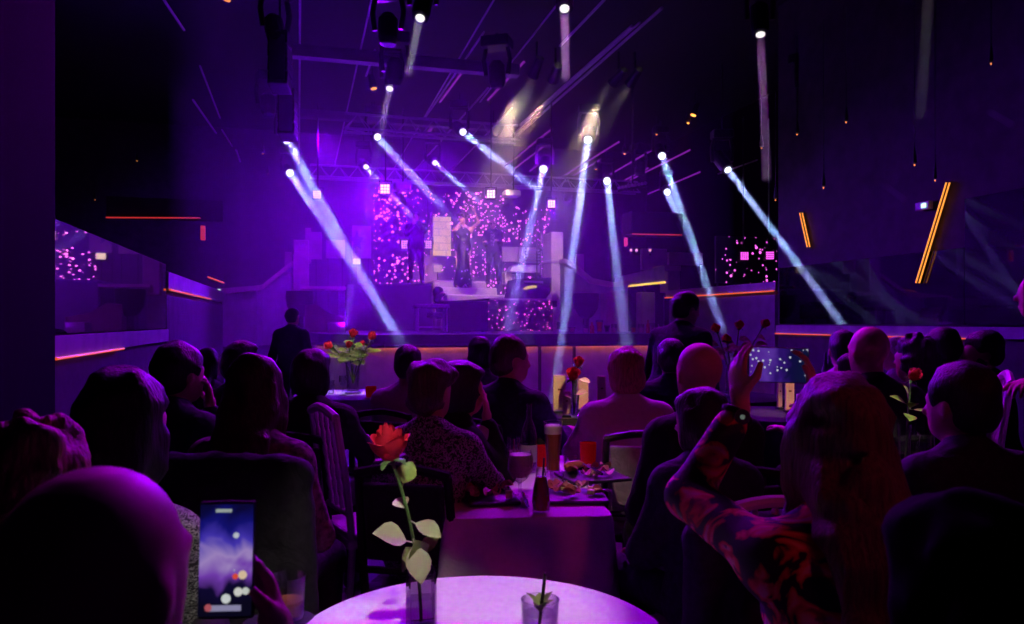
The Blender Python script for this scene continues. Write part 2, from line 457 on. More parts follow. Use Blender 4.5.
# star cloth materials: little lamps sewn on dark cloth
def starcloth(name, scale, base, ecol, thr, es, rad=.22):
    if name in MATS: return MATS[name]
    m = mat(name, base, .7); n, l, b = nodes(m)
    v = coord(m, (scale, scale, scale))
    t = n.new('ShaderNodeTexVoronoi'); l.new(v, t.inputs['Vector']); t.inputs['Scale'].default_value = 1
    wn = n.new('ShaderNodeSeparateColor'); l.new(t.outputs['Color'], wn.inputs[0])
    clump = noise(m, 1.1, coord(m), 2)
    def math_(op, a, b_=None):
        x = n.new('ShaderNodeMath'); x.operation = op
        for i, q in enumerate((a, b_)):
            if q is None: continue
            if isinstance(q, (int, float)): x.inputs[i].default_value = q
            else: l.new(q, x.inputs[i])
        return x.outputs[0]
    r = math_('MULTIPLY', wn.outputs[0], rad)
    inside = math_('LESS_THAN', t.outputs['Distance'], r)
    keep = math_('GREATER_THAN', math_('ADD', wn.outputs[1], math_('MULTIPLY', math_('SUBTRACT', clump, .5), 2.0)), thr)
    s = math_('MULTIPLY', math_('MULTIPLY', inside, keep), math_('MULTIPLY', math_('ADD', wn.outputs[2], .15), es))
    b.inputs['Emission Color'].default_value = (*ecol, 1); l.new(s, b.inputs['Emission Strength']); m.cycles.emission_sampling = 'NONE'
    MATS[name] = m; return m
star_m = starcloth('star_cloth', 16, (.10, .06, .14), (1, .14, .75), .22, 8, .42)
star_f = starcloth('star_panel', 24, (.12, .06, .12), (1, .10, .50), .30, 3.5, .44)
star_refl = starcloth('star_dense', 13, (.10, .06, .14), (1, .12, .85), .46, 1.8, .36)  # emissive dots that imitate the reflected star cloth
def boxY(x0, y0, x1, y1, Y, dep, name, m, label=None, cat=None, bev=0, parent=None, group=None, kind=None):
    a, b = ony(x0, y1, Y), ony(x1, y0, Y)
    o = MB().span(a, (b.x, Y + dep, b.z), bev).build(name, m, parent)
    if label: tag(o, label, cat, group)
    if kind: tag(o, kind=kind)
    return o
# backdrop
YK = 18.4
boxY(374, 193, 505, 300, YK, .06, 'star_cloth', star_m, 'sparkling star cloth hung behind the two singers', 'stage curtain')
boxY(505, 208, 556, 300, YK + .1, .06, 'star_cloth', star_m, 'narrow sparkling cloth behind the keyboard on the right of the stage', 'stage curtain')
# cream lit block panel
onyx = mat('lit_panel', (.12, .10, .06), .5, emit=(1, .62, .30), es=1.0); n_, l_, b_ = nodes(onyx)
br = n_.new('ShaderNodeTexBrick'); br.inputs['Scale'].default_value = 1; br.inputs['Brick Width'].default_value = .34; br.inputs['Row Height'].default_value = .17
br.inputs['Color1'].default_value = (.95, .58, .16, 1); br.inputs['Color2'].default_value = (.75, .42, .14, 1); br.inputs['Mortar'].default_value = (.55, .30, .10, 1); br.inputs['Mortar Size'].default_value = .012
cx_ = n_.new('ShaderNodeTexCoord'); mp_ = n_.new('ShaderNodeMapping'); mp_.inputs['Rotation'].default_value = (PI / 2, 0, 0)
l_.new(cx_.outputs['Object'], mp_.inputs[0]); l_.new(mp_.outputs[0], br.inputs['Vector']); l_.new(br.outputs['Color'], b_.inputs['Emission Color'])
t = thing('light_box', 'glowing cream block panel standing behind the singer', 'light panel', ony(432, 257, 18.0))
a, b = ony(433, 256, 18.0), ony(451, 217, 18.0)
MB().span(a - t.location, (b.x - t.location.x, .1, b.z - t.location.z)).build('diffuser', onyx, t)
MB().span(ony(431, 258, 17.98) - t.location, ony(433, 212, 17.98) - t.location + Vector((0, .14, 0))).build('frame', stone_m, t)
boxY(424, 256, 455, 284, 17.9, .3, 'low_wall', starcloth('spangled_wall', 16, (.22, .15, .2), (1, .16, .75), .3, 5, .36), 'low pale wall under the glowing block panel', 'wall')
MB_ = boxY(434, 265, 442, 272, 17.85, .04, 'light_box', emis('cream_dim', (1, .6, .4), .5), 'small cream lit square on the low wall behind the singer', 'light panel')
# stairs
st = thing('stage_stairs', 'three pale stone steps lit warm at the middle of the stage', 'stairs', ony(440, 302, 15.4))
for i, (x0, x1, yt, yb, Y) in enumerate([(447, 513, 295, 302, 15.4), (440, 497, 288, 295, 15.8), (433, 487, 281, 288, 16.2)]):
    a, b = ony(x0, yb, Y), ony(x1, yt, Y)
    MB().span(Vector((a.x, Y, ST)) - st.location, Vector((b.x, 17.8 if i == 2 else Y + .41, b.z)) - st.location).build('step', stone_m, st)
# risers
boxY(345, 284, 433, 334, 15.2, 2.9, 'stage_riser', stage_m, 'tall dark riser under the shadowed man on the stage left', 'riser')
t = boxY(300, 286.5, 346, 289, 15.1, .6, 'ledge', stone_m, 'thin pale ledge running left from the tall stage riser', 'ledge')
t = thing('sparkle_riser', 'stage riser faced with pink sparkling panels below the steps', 'riser', ony(487, 334, 14.0))
def rel(o, lo, hi, bev=0): return MB().span(Vector(lo) - o.location, Vector(hi) - o.location, bev)
a, b = ony(487, 334, 14.0), ony(553, 300.5, 14.0)
rel(t, (a.x, 14.0, ST), (b.x, 14.05, b.z)).build('face_panel', star_f, t)
rel(t, (a.x - .02, 13.98, b.z), (b.x + .12, 15.3, b.z + .035)).build('deck', stone_m, t)
rel(t, (a.x, 14.06, ST), (b.x, 15.2, b.z - .01)).build('body', stage_m, t)
boxY(553, 300.5, 557, 307, 13.95, .3, 'speaker_bracket', metal_d, 'small dark bracket at the right end of the sparkling riser', 'bracket')
ZD = b.z + .037
# piano + bench
pn = mat('piano_black', (.02, .02, .025), .18)
t = thing('grand_piano', 'black grand piano with its lid closed in front of the steps', 'piano', ony(466, 333, 12.9))
a, b = ony(444, 333, 12.9), ony(488, 300.5, 12.9)
zt = b.z
rel(t, (a.x, 12.9, ST + .01), (b.x, 13.0, zt - .02)).build('front_board', pn, t)
rel(t, (a.x + .02, 13.0, zt - .32), (b.x - .02, 14.0 - .1, zt - .02), .03).build('case', pn, t)
MB().prism([Vector(v) - t.location for v in ((a.x - .02, 12.87, zt - .055), (b.x + .02, 12.87, zt + .005), (b.x + .02, 13.9, zt + .005), (a.x - .02, 13.9, zt - .055))], (0, 0, .03)).build('lid', pn, t)
rel(t, (a.x - .16, 13.1, zt - .30), (a.x, 13.8, zt - .2), .01).build('keyboard', white_pl, t)
for (x, y) in ((a.x + .08, 12.98), (b.x - .08, 12.98), (a.x + .5, 13.8)):
    MB().tube([Vector((x, y, ST)) - t.location, Vector((x, y, zt - .3)) - t.location], [.03, .05], 8).build('leg', pn, t)
t = thing('piano_bench', 'low bench with a clear frame beside the piano, magenta lit', 'bench', ony(431, 333, 12.7))
for i in (-1, 1):
    for j in (-1, 1): MB().tube([(i * .24, j * .13, 0), (i * .24, j * .13, .42)], .018, 8).build('leg', rail_m, t)
MB().box((0, 0, .45), (.58, .34, .07), 0, .015).build('seat', cloth('bench_pad', (.25, .15, .25)), t)
MB().box((0, -.13, .1), (.48, .02, .02)).build('stretcher', rail_m, t)
# keyboard, screens and racks on the right part of the stage
def bY(x0, y0, x1, y1, Y, dep, name, m, label, cat, **k): return boxY(x0, y0, x1, y1, Y, dep, name, m, label, cat, **k)
bY(502.5, 247, 518, 261.5, 17.2, .06, 'pale_screen', stone_m, 'square pale screen to the right of the guitarist', 'screen')
bY(518.6, 247.5, 536, 262, 17.5, .06, 'pale_screen', stone_m, 'wide pale screen behind the slatted rack on the stage', 'screen')
t = thing('slatted_rack', 'small rack of grey bars above the white keyboard', 'rack', ony(533, 262, 17.0))
for k in range(5):
    y = 249.5 + k * 3; a, b = ony(524 + (k % 2) * 2, y + 1.1, 17.0), ony(540, y, 17.0)
    rel(t, a, (b.x, 17.1, b.z)).build('bar', metal_l, t)
for x in (525.5, 539): rel(t, ony(x, 264, 17.05), ony(x + 1.2, 247, 17.05) + Vector((0, .05, 0))).build('upright', metal_d, t)
t = thing('stage_keyboard', 'white stage keyboard on a dark stand, lit warm', 'keyboard', ony(525, 271, 16.6))
a, b = ony(509.5, 271.5, 16.6), ony(542, 266, 16.6)
MB().prism([Vector(v) - t.location for v in ((a.x, 16.6, a.z), (b.x, 16.6, a.z), (b.x, 16.6, b.z), (a.x + .08, 16.6, b.z))], (0, .35, 0)).build('body', white_pl, t)
MB().prism([Vector(v) - t.location for v in ((a.x + .1, 16.58, b.z + .002), (b.x - .05, 16.58, b.z + .002), (b.x - .05, 16.75, b.z + .002), (a.x + .1, 16.75, b.z + .002))], (0, 0, .015)).build('keys', mat('keys', (.8, .78, .74), .3), t)
for s in (a.x + .2, b.x - .1):
    MB().tube([Vector((s, 16.75, a.z)) - t.location, Vector((s, 16.75, ST + .7)) - t.location], .02, 6).build('leg', metal_d, t)
for i, (x, y0, y1, r) in enumerate([(537, 233, 252, .012), (541, 232, 275, .022), (549.6, 235, 262, .016)]):
    t = thing('chrome_stand', ['thin chrome pole left of the two taller poles by the keyboard', 'thickest chrome pole beside the white keyboard', 'chrome pole next to the pale stone pillar'][i], 'stand', ony(x, y1, 16.3))
    h_ = ony(x, y0, 16.3).z - t.location.z
    MB().tube([(0, 0, 0), (0, 0, h_)], r, 10).build('pole', chrome, t)
    MB().lathe([(r * 1.6, 0), (r * 1.6, .06)], (0, 0, h_ * .55), 10).build('clamp', metal_d, t)
    MB().tube([(0, 0, ZD - t.location.z), (0, 0, 0)], r * 1.3, 8).build('lower_tube', metal_d, t)
bY(505, 271.8, 512, 284, 16.9, .3, 'speaker_box', stone_m, 'pale square box behind the legs of the guitarist', 'box')
bY(513, 274, 519, 283, 16.9, .3, 'speaker_box', stone_m, 'small pale box below the left end of the white keyboard', 'box')
t = thing('keyboard_case', 'black road case with a cut corner and a pale curved emblem', 'case', ony(532, 299, 14.3))
q = [(513, 298.8), (546, 298.8), (551.5, 291), (551.5, 277.5), (517, 279)]
MB().prism([ony(x, y, 14.3) - t.location for x, y in q], (0, .7, 0)).build('case_body', black_m, t)
q = [(522.8, 288.9), (527, 286.2), (533, 285.2), (537, 285.6), (536.6, 287.8), (531, 288.6), (526, 289.8)]
MB().prism([ony(x, y, 14.285) - t.location for x, y in q], (0, .012, 0)).build('emblem', emis('emblem_light', (1, .75, .12), .7), t)
q = [(524, 280.5), (543, 281), (543.5, 283.4), (525, 282.4)]
MB().prism([ony(x, y, 14.285) - t.location for x, y in q], (0, .012, 0)).build('badge', metal_l, t)
# pale pillars and stair walls either side of the stage
t = boxY(551, 232, 563.5, 322, 15.6, .6, 'stone_pillar', stone_m, 'pale square stone pillar on the right side of the stage', 'pillar', .02)
q = ony(551, 263, 15.55); q2 = ony(565.5, 259.5, 15.55)
MB().span(q, (q2.x, 16.25, q2.z), .02).build('pillar_band', stone_m, t)
t = boxY(545, 299, 557, 334, 15.0, .4, 'pillar_foot', stone_m, 'lower pale wall behind the right end of the sparkling riser', 'wall')
def slopewall(top, zlow, D0, D1, th, name, m, label, cat):
    n = len(top); a = [W(x, y, D0 + (D1 - D0) * i / (n - 1)) for i, (x, y) in enumerate(top)]
    mb = MB(); nrm = Vector((0, th, 0))
    for i in range(n - 1):
        A, B = a[i], a[i + 1]
        mb.prism([A, B, Vector((B.x, B.y, zlow)), Vector((A.x, A.y, zlow))], nrm)
    return tag(mb.build(name, m), label, cat)
tan_m = paint('tan_plaster', (.5, .42, .36), .6, 4)
slopewall([(564, 263), (575, 269), (592, 283), (612, 287), (628, 285.5)], 1.0, 15.3, 14.0, .25, 'stair_wall', wall_m, 'sloping stair wall falling right from the stone pillar', 'stair wall')
slopewall([(607, 293), (628, 289), (628.2, 289)], 0, 13.2, 13.6, .3, 'stair_end_wall', tan_m, 'grey-tan wall end under the stair on the right', 'wall')
for i, (pts) in enumerate([[(564, 263), (575, 269), (592, 283), (612, 287), (629, 285.5)]]):
    t = MB(); a = [W(x, y, 15.2 + (13.9 - 15.2) * k / 4) for k, (x, y) in enumerate(pts)]
    for A, B in zip(a, a[1:]): t.prism([A + Vector((0, -.05, 0)), B + Vector((0, -.05, 0)), B + Vector((0, .3, 0)), A + Vector((0, .3, 0))], (0, 0, .09))
    tag(t.build('stair_coping', stone_m), 'pale coping on the sloping stair wall at the right', 'coping')
bY(576, 254, 584, 272, 16.8, .05, 'wall_panel', stone_m, 'small pale wall panel right of the stone pillar', 'panel')
slopewall([(222, 294), (256, 291), (262, 290), (290, 267.5), (309, 258)], 1.0, 13.6, 15.2, .25, 'stair_wall', wall_m, 'sloping stair wall rising to the left end of the stage', 'stair wall')
a = [W(x, y, 13.55 + 1.6 * k / 4) for k, (x, y) in enumerate([(222, 294), (256, 291), (262, 290), (290, 267.5), (309, 258)])]
t = MB()
for A, B in zip(a, a[1:]): t.prism([A + Vector((0, -.05, 0)), B + Vector((0, -.05, 0)), B + Vector((0, .3, 0)), A + Vector((0, .3, 0))], (0, 0, .10))
tag(t.build('stair_coping', stone_m), 'pale coping of the stair wall left of the stage', 'coping')
slopewall([(305, 305), (316, 304), (328, 313), (345, 317), (346, 317)], ST - .3, 12.8, 12.4, .5, 'stepped_wall', tan_m, 'stepped tan wall beside the stage under the large bowl planter', 'wall')
# pillars with big bowls
def planter(px, py, D, label, w_px, col_top):
    c = W(px, py, D); r = w_px / F * D / 2
    t = thing('bowl_planter', label, 'planter', (c.x, c.y, 0))
    MB().lathe([(r * .3, c.z - r * 1.15), (r * .55, c.z - r * .95), (r * .9, c.z - r * .4), (r, c.z + r * .25), (r * .97, c.z + r * .7), (r * .88, c.z + r * .7), (r * .8, c.z)], (0, 0, 0), 28).build('bowl', mat('dark_bowl', (.035, .03, .04), .3), t, smooth=True)
    MB().lathe([(r * .55, 0), (r * .5, .06), (r * .28, .12), (r * .25, c.z - r * 1.1), (r * .4, c.z - r * 1.05)], (0, 0, 0), 20).build('pedestal', mat('dark_pedestal', (.06, .05, .06), .4), t, smooth=True)
    return t
planter(300, 301, 13.0, 'large dark bowl on a pedestal by the left stair', 28, 240)
planter(586, 303, 13.0, 'large dark bowl on a pedestal by the right stair', 27, 250)
t = boxY(293, 240, 309, 296, 15.3, .5, 'stone_pillar', tan_m, 'pale pillar above the large bowl left of the stage', 'pillar', .02)
bY(284.5, 252, 292, 305, 15.6, .4, 'stone_pillar', tan_m, 'slim pale pillar at the outer left end of the stage', 'pillar')
bY(305, 228, 311, 262, 15.8, .4, 'stone_pillar', tan_m, 'slim pale post behind the top of the left stair', 'pillar')
# pale cut screens, left part of the stage
bY(311, 232, 322, 259, 17.4, .06, 'pale_screen', tan_m, 'pale screen left of the star-cut screen', 'screen')
t = thing('pale_screen', 'tall pale screen with a dark star-shaped cut, left stage', 'screen', ony(340, 258, 17.2))
a, b = ony(352, 225, 17.2), ony(370.5, 258, 17.2)
MB().span(ony(352, 258, 17.2) - t.location, ony(371, 226, 17.2) - t.location + Vector((0, .06, 0))).build('panel', tan_m, t)
stp = []
for k in range(10):
    r = (7.5 if k % 2 == 0 else 3.4); an = k * PI / 5 - PI / 2; stp.append(ony(357 + r * math.cos(an), 241 + 1.5 * r * math.sin(an), 17.18) - t.location)
MB().prism(stp, (0, .015, 0)).build('star_cut', mat('star_dark', (.22, .1, .3), .6), t)
bY(326, 240, 345, 258, 17.0, .06, 'pale_screen', tan_m, 'low pale screen in front of the star-cut screen', 'screen')
bY(353, 258.5, 360.5, 264, 16.6, .05, 'light_box', emis('cream_lit', (1, .72, .5), 1.2), 'small bright cream square at the left of the star cloth', 'light panel')
t = bY(328, 322, 345, 335, 12.6, .4, 'glass_case', mat('pink_case', (.5, .3, .5), .3), 'small pale box at the left end of the stage lip', 'box')
# far right: upper gallery room
bY(642, 249, 667, 270, 17.0, .1, 'gallery_wall', tan_m, 'grey-tan lit wall of the upper room at the far right', 'wall')
bY(669, 253, 703, 264.5, 16.2, .1, 'gallery_wall', tan_m, 'wide pale wall section right of the upper room', 'wall')
bY(662, 265.5, 681, 270.5, 15.0, .5, 'gallery_ledge', stone_m, 'pale ledge on top of the short column by the upper room', 'ledge')
bY(668, 270.5, 680, 292, 15.1, .4, 'gallery_column', tan_m, 'short pale column under the ledge at the right gallery', 'column')
a, b = W(615, 287.5, 17.0), W(665, 282.3, 14.6)
strip(a, b, .022, led_y, 'yellow light strip along the stair landing at the right of the stage')
t = MB().prism([a + Vector((0, .02, .03)), b + Vector((0, .02, .03)), b + Vector((0, .02, .32)), a + Vector((0, .02, .22))], (.3, .6, 0)).build('stair_landing', wall_m); tag(t, 'pale landing edge above the yellow light strip', 'landing')
for i, (x0, x1) in enumerate([(616, 627), (642, 657)]):
    a_, b_2 = W(x0, 292, 16.6 - i), W(x1, 330, 16.6 - i)
    t = MB().span((a_.x, a_.y, 1.0), (b_2.x, a_.y + .3, a_.z)).build('stone_pillar', tan_m); tag(t, ['narrow tan pillar under the left end of the yellow strip', 'wider tan pillar under the middle of the yellow strip'][i], 'pillar')
a, b = W(632, 234, 15.5), W(682, 235, 15.5)
struct('trim_6', MB().span(a + Vector((0, .03, 0)), b + Vector((.2, .8, .5))), dark_m)
strip(a, b, .014, led_r, 'dim red light strip on the canopy over the upper right room')
t = MB().span(W(625.5, 246, 15.6), W(628, 237.5, 15.6) + Vector((0, .1, 0))).build('wall_light', emis('led_magenta', (1, .05, .35), .7)); tag(t, 'small magenta upright light left of the upper right room', 'light')
for i, x in enumerate((631, 636.5, 650)):
    t = thing('ledge_lamp', ['small pink lamp at the left of the upper right room', 'second small pink lamp at the left of the upper right room', 'thin lamp post before the upper right room'][i], 'lamp', W(x, 251.5, 15.4))
    MB().lathe([(.03, -.08), (.012, -.04), (.012, 0)], (0, 0, 0), 8).build('foot', metal_d, t); MB().ball((0, 0, .025), .032, 8).build('bulb', emis('pink_bulb', (1, .4, .7), 1.0), t)
# mirror image of the star cloth at the far right, built as a glowing panel
bY(716, 238, 777, 283, 12.6, .05, 'star_cloth', star_refl, 'sparkling star cloth in the right gallery above the orange strip', 'stage curtain')
# stage-lip tables ware : built later
ZR = 5.25
rail_glow_m = emis('led_violet', (.62, .04, 1), .30)  # emission given to some rails so they look brightly lit
# ================================================================ rig under the ceiling
def area(name, loc, d, size, power, col, spread, parent=None):
    l = bpy.data.lights.new(name, 'AREA'); l.shape = 'DISK'; l.size = size; l.energy = power; l.color = col; l.spread = math.radians(spread)
    o = bpy.data.objects.new(name, l); C.objects.link(o)
    o.rotation_mode = 'QUATERNION'; o.rotation_quaternion = d.to_track_quat('-Z', 'Y'); o.location = loc
    if parent: o.parent = parent
    return o
def spot(name, loc, to, power, col, ang, blend=.5, r=.05):
    l = bpy.data.lights.new(name, 'SPOT'); l.energy = power; l.color = col; l.spot_size = math.radians(ang); l.spot_blend = blend; l.shadow_soft_size = r
    o = bpy.data.objects.new(name, l); C.objects.link(o); d = Vector(to) - Vector(loc)
    o.rotation_mode = 'QUATERNION'; o.rotation_quaternion = d.to_track_quat('-Z', 'Y'); o.location = loc
    return o
def point(name, loc, power, col, r=.2):
    l = bpy.data.lights.new(name, 'POINT'); l.energy = power; l.color = col; l.shadow_soft_size = r
    o = bpy.data.objects.new(name, l); C.objects.link(o); o.location = loc; return o
PB = 6.0
def beam_mat(dens):
    k = 'beam_haze_%g' % dens
    return volume(k, (1, 1, 1), dens)
WHT = (.36, .42, 1.0)
def moving_head(sx, sy, zl, ex, ey, De, w0, w1, power, label, col=WHT, dens=.3, lens=None, yoke=None, big=1.0, spread=None, Ds=None):
    S = W(sx, sy, Ds) if Ds else onz(sx, sy, zl)
    E = W(ex, ey, De); d = (E - S); L = d.length; d.normalize()
    Ds = (S.x * SN + S.y * CS)
    r0, r1 = w0 / F * Ds / 2, w1 / F * De / 2
    t = thing('moving_head_spotlight', label, 'stage light', S)
    R = .085 * big
    u, v_, _ = frame(d)
    lens_mb = MB().tube([-d * .01, Vector((0, 0, 0))], [max(r0 * 1.05, .05), max(r0 * 1.05, .05)], 14);
    MB().tube([-d * .40 * big, -d * .36 * big, -d * .12, -d * .02, -d * .012], [.06 * big, R * 1.15, R * 1.15, R * 1.05, max(r0 * 1.3, .055)], 14).build('head', metal_d, t)
    lens_mb.build('lens', lens or lens_w, bpy.data.objects[C.objects[-1].name])
    piv = -d * .2 * big
    side = Vector((CS, -SN, 0))
    top = piv + Vector((0, 0, .34 * big))
    ym = yoke or metal_d
    for s in (-1, 1):
        MB().tube([piv + side * s * .14 * big, piv + side * s * .15 * big + Vector((0, 0, .2 * big)), top + side * s * .12 * big, top], .028 * big, 6).build('yoke_arm', ym, t)
    MB().box(top + Vector((0, 0, .06)), (.3 * big, .22 * big, .12), -YAW, .02).build('base', metal_d, t)
    hz = ZR - S.z - top.z - .12
    MB().tube([top + Vector((0, 0, .11)), top + Vector((0, 0, .12 + max(hz, .02)))], .013, 6).build('drop_pole', metal_d, t)
    if power:
        power *= PB
        mb = MB().tube([d * .02, d * L], [r0, r1], 20)
        mb.build('light_beam', beam_mat(dens), t)
        sp = spread or max(1.0, math.degrees(2 * math.atan((r1 - r0) / L)))
        area('beam_lamp', d * .012, d, r0 * 2, power, col, sp, t)
    return t
MH = [
 (287, 140, 4.55, 392, 328, 10.0, 8, 8.5, 1.1, 'spotlight with the outermost left blue-white beam, longest of the left pair'),
 (290, 173, 4.55, 403, 341, 9.6, 7, 9, .9, 'spotlight just below the outermost left one, its beam crossing under the other'),
 (377.5, 137, 4.6, 442, 207, 10.6, 6.5, 8, .5, 'spotlight left of centre with a blue beam slanting down to the right'),
 (366, 167, 4.55, 410, 214, 12.6, 4.5, 5, .3, 'small spotlight left of centre whose beam passes the bright square light'),
 (463, 132, 4.55, 538, 191, 9.8, 6.5, 9, .55, 'centre spotlight with a blue beam slanting down right, highest of the slanting ones'),
 (435, 163, 4.55, 482, 204, 12, 5, 6, .3, 'centre spotlight with a thin faint blue beam above the singer'),
 (543.5, 169, 4.55, 507, 330, 11, 7.5, 9, .8, 'spotlight in a pale yoke right of centre, beam ending at the sparkling riser'),
 (588, 140, 4.55, 553, 404, 7.4, 7.5, 10, 1.0, 'spotlight in a pale yoke with the steep beam crossing the stage front'),
 (607, 181, 4.55, 626, 348, 9.5, 7, 9.5, .8, 'spotlight with the almost upright beam over the blonde guest'),
 (662, 156, 4.55, 723, 331, 10, 7, 9, .9, 'spotlight with the upper of two joined beams behind the waiter'),
 (667, 192, 4.55, 722, 331, 10.5, 6, 7, .5, 'spotlight with the lower of two joined beams behind the waiter'),
 (728, 170, 4.55, 843, 325, 9, 6.5, 9, .6, 'rightmost bright spotlight, its blue beam slanting to the right wall', 11.0),
]
pale_y = mat('pale_yoke', (.7, .66, .6), .5)
for i, a in enumerate(MH):
    moving_head(*a[:9], a[9], Ds=a[10] if len(a) > 10 else None, yoke=pale_y if i in (6, 7) else None, big=1.15 if i in (6, 7) else 1.0)
GR = (1, .86, .86)
dim_l = emis('lens_dim', (1, .95, .95), 1.0); vdim = emis('lens_faint', (.9, .85, 1), .25)
for (sx, sy, zl, ex, ey, De, w0, w1, pw, lab, ln, Ds) in [
 (420, 18.5, 4.6, 408, 74, 7.5, 8, 9, .05, 'spotlight with a short grey beam near the top of the picture, left of centre', dim_l, None),
 (389.5, 89, 4.6, 383, 123, 10, 6, 7, .07, 'spotlight with a short pale beam beside the amber lamp', dim_l, None),
 (564.5, 9, 4.6, 566, 80, 7.2, 8.5, 9, .05, 'spotlight with an upright grey beam at the top centre', dim_l, None),
 (760.5, 35, 4.6, 767, 180, 7.8, 8, 11, .03, 'spotlight with a tall faint grey beam right of centre', dim_l, None),
 (821, 139, 4.55, 905, 200, 8.2, 5, 7, .06, 'dim spotlight with a grey beam pointing at the right exit light', vdim, 9.2),
 (957.5, 93, 4.55, 1012, 125, 6.4, 5, 8, .006, 'dim spotlight at the upper right between two pale rods', vdim, 6.8),
 (929, -12, 4.55, 920, 118, 7.6, 11, 13, .009, 'spotlight above the frame with a very faint grey beam at the right', dim_l, None)]:
    moving_head(sx, sy, zl, ex, ey, De, w0, w1, pw, lab, GR, .3, ln)
# par cans with wide warm cones
WARM = (1, .82, .62)
for i, (sx, sy, ex, ey, w1, pw) in enumerate([(533, 76, 503, 150, 52, 5), (553, 80, 537, 128, 26, 2), (613, 83, 572, 133, 34, 3), (630, 84, 596, 138, 30, 3)]):
    S = onz(sx, sy, 4.9); DS = S.x * SN + S.y * CS; E = W(ex, ey, DS + 1.0); d = E - S; L = d.length; d.normalize()
    t = thing('par_can_spotlight', ['par can at left of the row with the broadest warm cone of haze', 'par can second in the row with a narrow warm cone of haze', 'par can third in the row casting a warm cone to the left', 'rightmost par can of the row casting a warm cone to the left'][i], 'stage light', S)
    can = MB().tube([-d * .3, -d * .05, Vector((0, 0, 0)) - d * .0], [.06, .075, .085], 14, cap=False).build('can', metal_d, t)
    MB().tube([-d * .06, -d * .05], .06, 12).build('lens', emis('lens_warm', (1, .85, .6), 1.5), can)
    MB().tube([-d * .15 + Vector((0, 0, .07)), -d * .15 + Vector((0, 0, .2)), -d * .15 + Vector((0, 0, ZR - S.z))], .018, 6).build('hanger', metal_d, t)
    r1 = w1 / F * DS / 2
    MB().tube([d * .02, d * L], [.06, r1], 24).build('light_beam', beam_mat(.22), t)
    lo = spot('par_lamp', -d * .02, d, pw * 10, WARM, math.degrees(2 * math.atan(r1 / L)) * 1.0, .9, .03); lo.parent = t
# amber spot with a red beam
for i, (sx, sy, ex, ey, w1, es) in enumerate([(693, 116, 680, 152, 12, 3), (374, 89.5, 381, 120, 9, 1.5), (226, .8, 212, 62, 16, 1.0)]):
    S = onz(sx, sy, 4.9); DS = S.x * SN + S.y * CS; E = W(ex, ey, DS); d = (E - S); L = d.length; d.normalize()
    t = thing('amber_spotlight', ['amber spotlight with a short red cone right of centre', 'small amber spotlight beside the short pale beam', 'amber spotlight at the top left edge of the rig'][i], 'stage light', S)
    MB().tube([-d * .22, -d * .02], [.05, .06], 12).build('can', metal_d, t); MB().tube([-d * .02, -d * .005], .045, 12).build('lens', emis('amber_lens%d' % i, (1, .35, .06), es), t)
    MB().tube([-d * .12 + Vector((0, 0, .05)), Vector((0, 0, ZR - S.z)) - d * .12], .014, 6).build('hanger', metal_d, t)
    r1 = w1 / F * DS / 2
    MB().tube([d * .02, d * L], [.04, r1], 18).build('light_beam', beam_mat(.05), t)
    lo = spot('amber_lamp', d * .005, d, [24, 8, 3][i], (1, .12, .04), math.degrees(2 * math.atan(r1 / L)), .6, .03); lo.parent = t
# recessed amber downlights
for (x, y, r, e) in [(688, 122, 2.2, 2.0), (656.5, 133.5, 1.6, 1.2), (624.5, 153, 2.0, 1.6), (596, 168.5, 1.8, 1.2), (51, 77, 1.3, .6), (137, 160, 1.2, .5), (95, 199, 1.2, .4), (263, 153, 1.4, .8), (991, 61.5, 1.5, .7), (846, 120.5, 1.6, .8), (797, 133, 1.5, .8), (823.5, 186, 1.5, 1.0), (775.5, 198.5, 1.3, .8), (914.5, 163, 1.6, .8), (935, 178.3, 1.3, .8), (761.5, 146.5, 1.5, .6), (268, 173, 1.2, .5)]:
    S = onz(x, y, 4.95)
    if S.x > XR - .3: S = onx(x, y, XR - .3)
    if S.y > 17.5: S = ony(x, y, 17.5)
    DS = S.x * SN + S.y * CS; rr = r / F * DS * .6
    t = thing('downlight', 'small recessed amber downlight in the dark ceiling', 'ceiling light', S, 0, 'amber ceiling downlights')
    MB().lathe([(rr * 2.2, 0), (rr * 2.2, .05), (rr * .9, .16)], (0, 0, .0), 14).build('housing', metal_d, t)
    MB().lathe([(rr, -.015), (rr * .6, -.03), (.001, -.035)], (0, 0, 0), 12).build('bulb', emis('amber_bulb_%g' % e, (1, .32, .05), e * 1.5), t)
    MB().tube([(0, 0, .16), (0, 0, ZR - S.z)], .005, 6).build('hanger', metal_d, t)
# square LED blinders
def blinder(px, py, s_px, D, label, em, n=4, off=0):
    c = W(px, py, D); s = s_px / F * D
    t = thing('square_led_light', label, 'stage light', c, -YAW)
    case = MB().box((0, .06, 0), (s * 1.25, .1, s * 1.25), 0, .01).build('case', metal_d, t)
    st = s / n
    mb = MB()
    for i in range(n):
        for j in range(n): mb.box(((i - (n - 1) / 2) * st, 0, (j - (n - 1) / 2) * st), (st * .74, .03, st * .74))
    mb.build('led_cells', em, case)
    for q in (-1, 1): MB().tube([(q * s * .66, .06, 0), (q * s * .66, .06, s * .9), (0, .06, s * .9)], .012, 6).build('bracket', metal_d, t)
    MB().tube([(0, .06, s * .9), (0, .06, ZR - c.z)], .014, 6).build('drop_pole', metal_d, t)
    return t
bright = emis('blinder_bright', (1, .42, 1), 3.2); mid_ = emis('blinder_mid', (1, .35, .95), 1.3)
BL = [blinder(385, 189, 9.5, 13.0, 'brightest square violet light, left of the singers', bright, 3),
      blinder(491, 194, 8, 13.0, 'bright square violet light above the two singers', bright, 3),
      blinder(551.5, 204, 7.5, 13.0, 'bright square violet light at the right of the star cloth', bright, 3)]
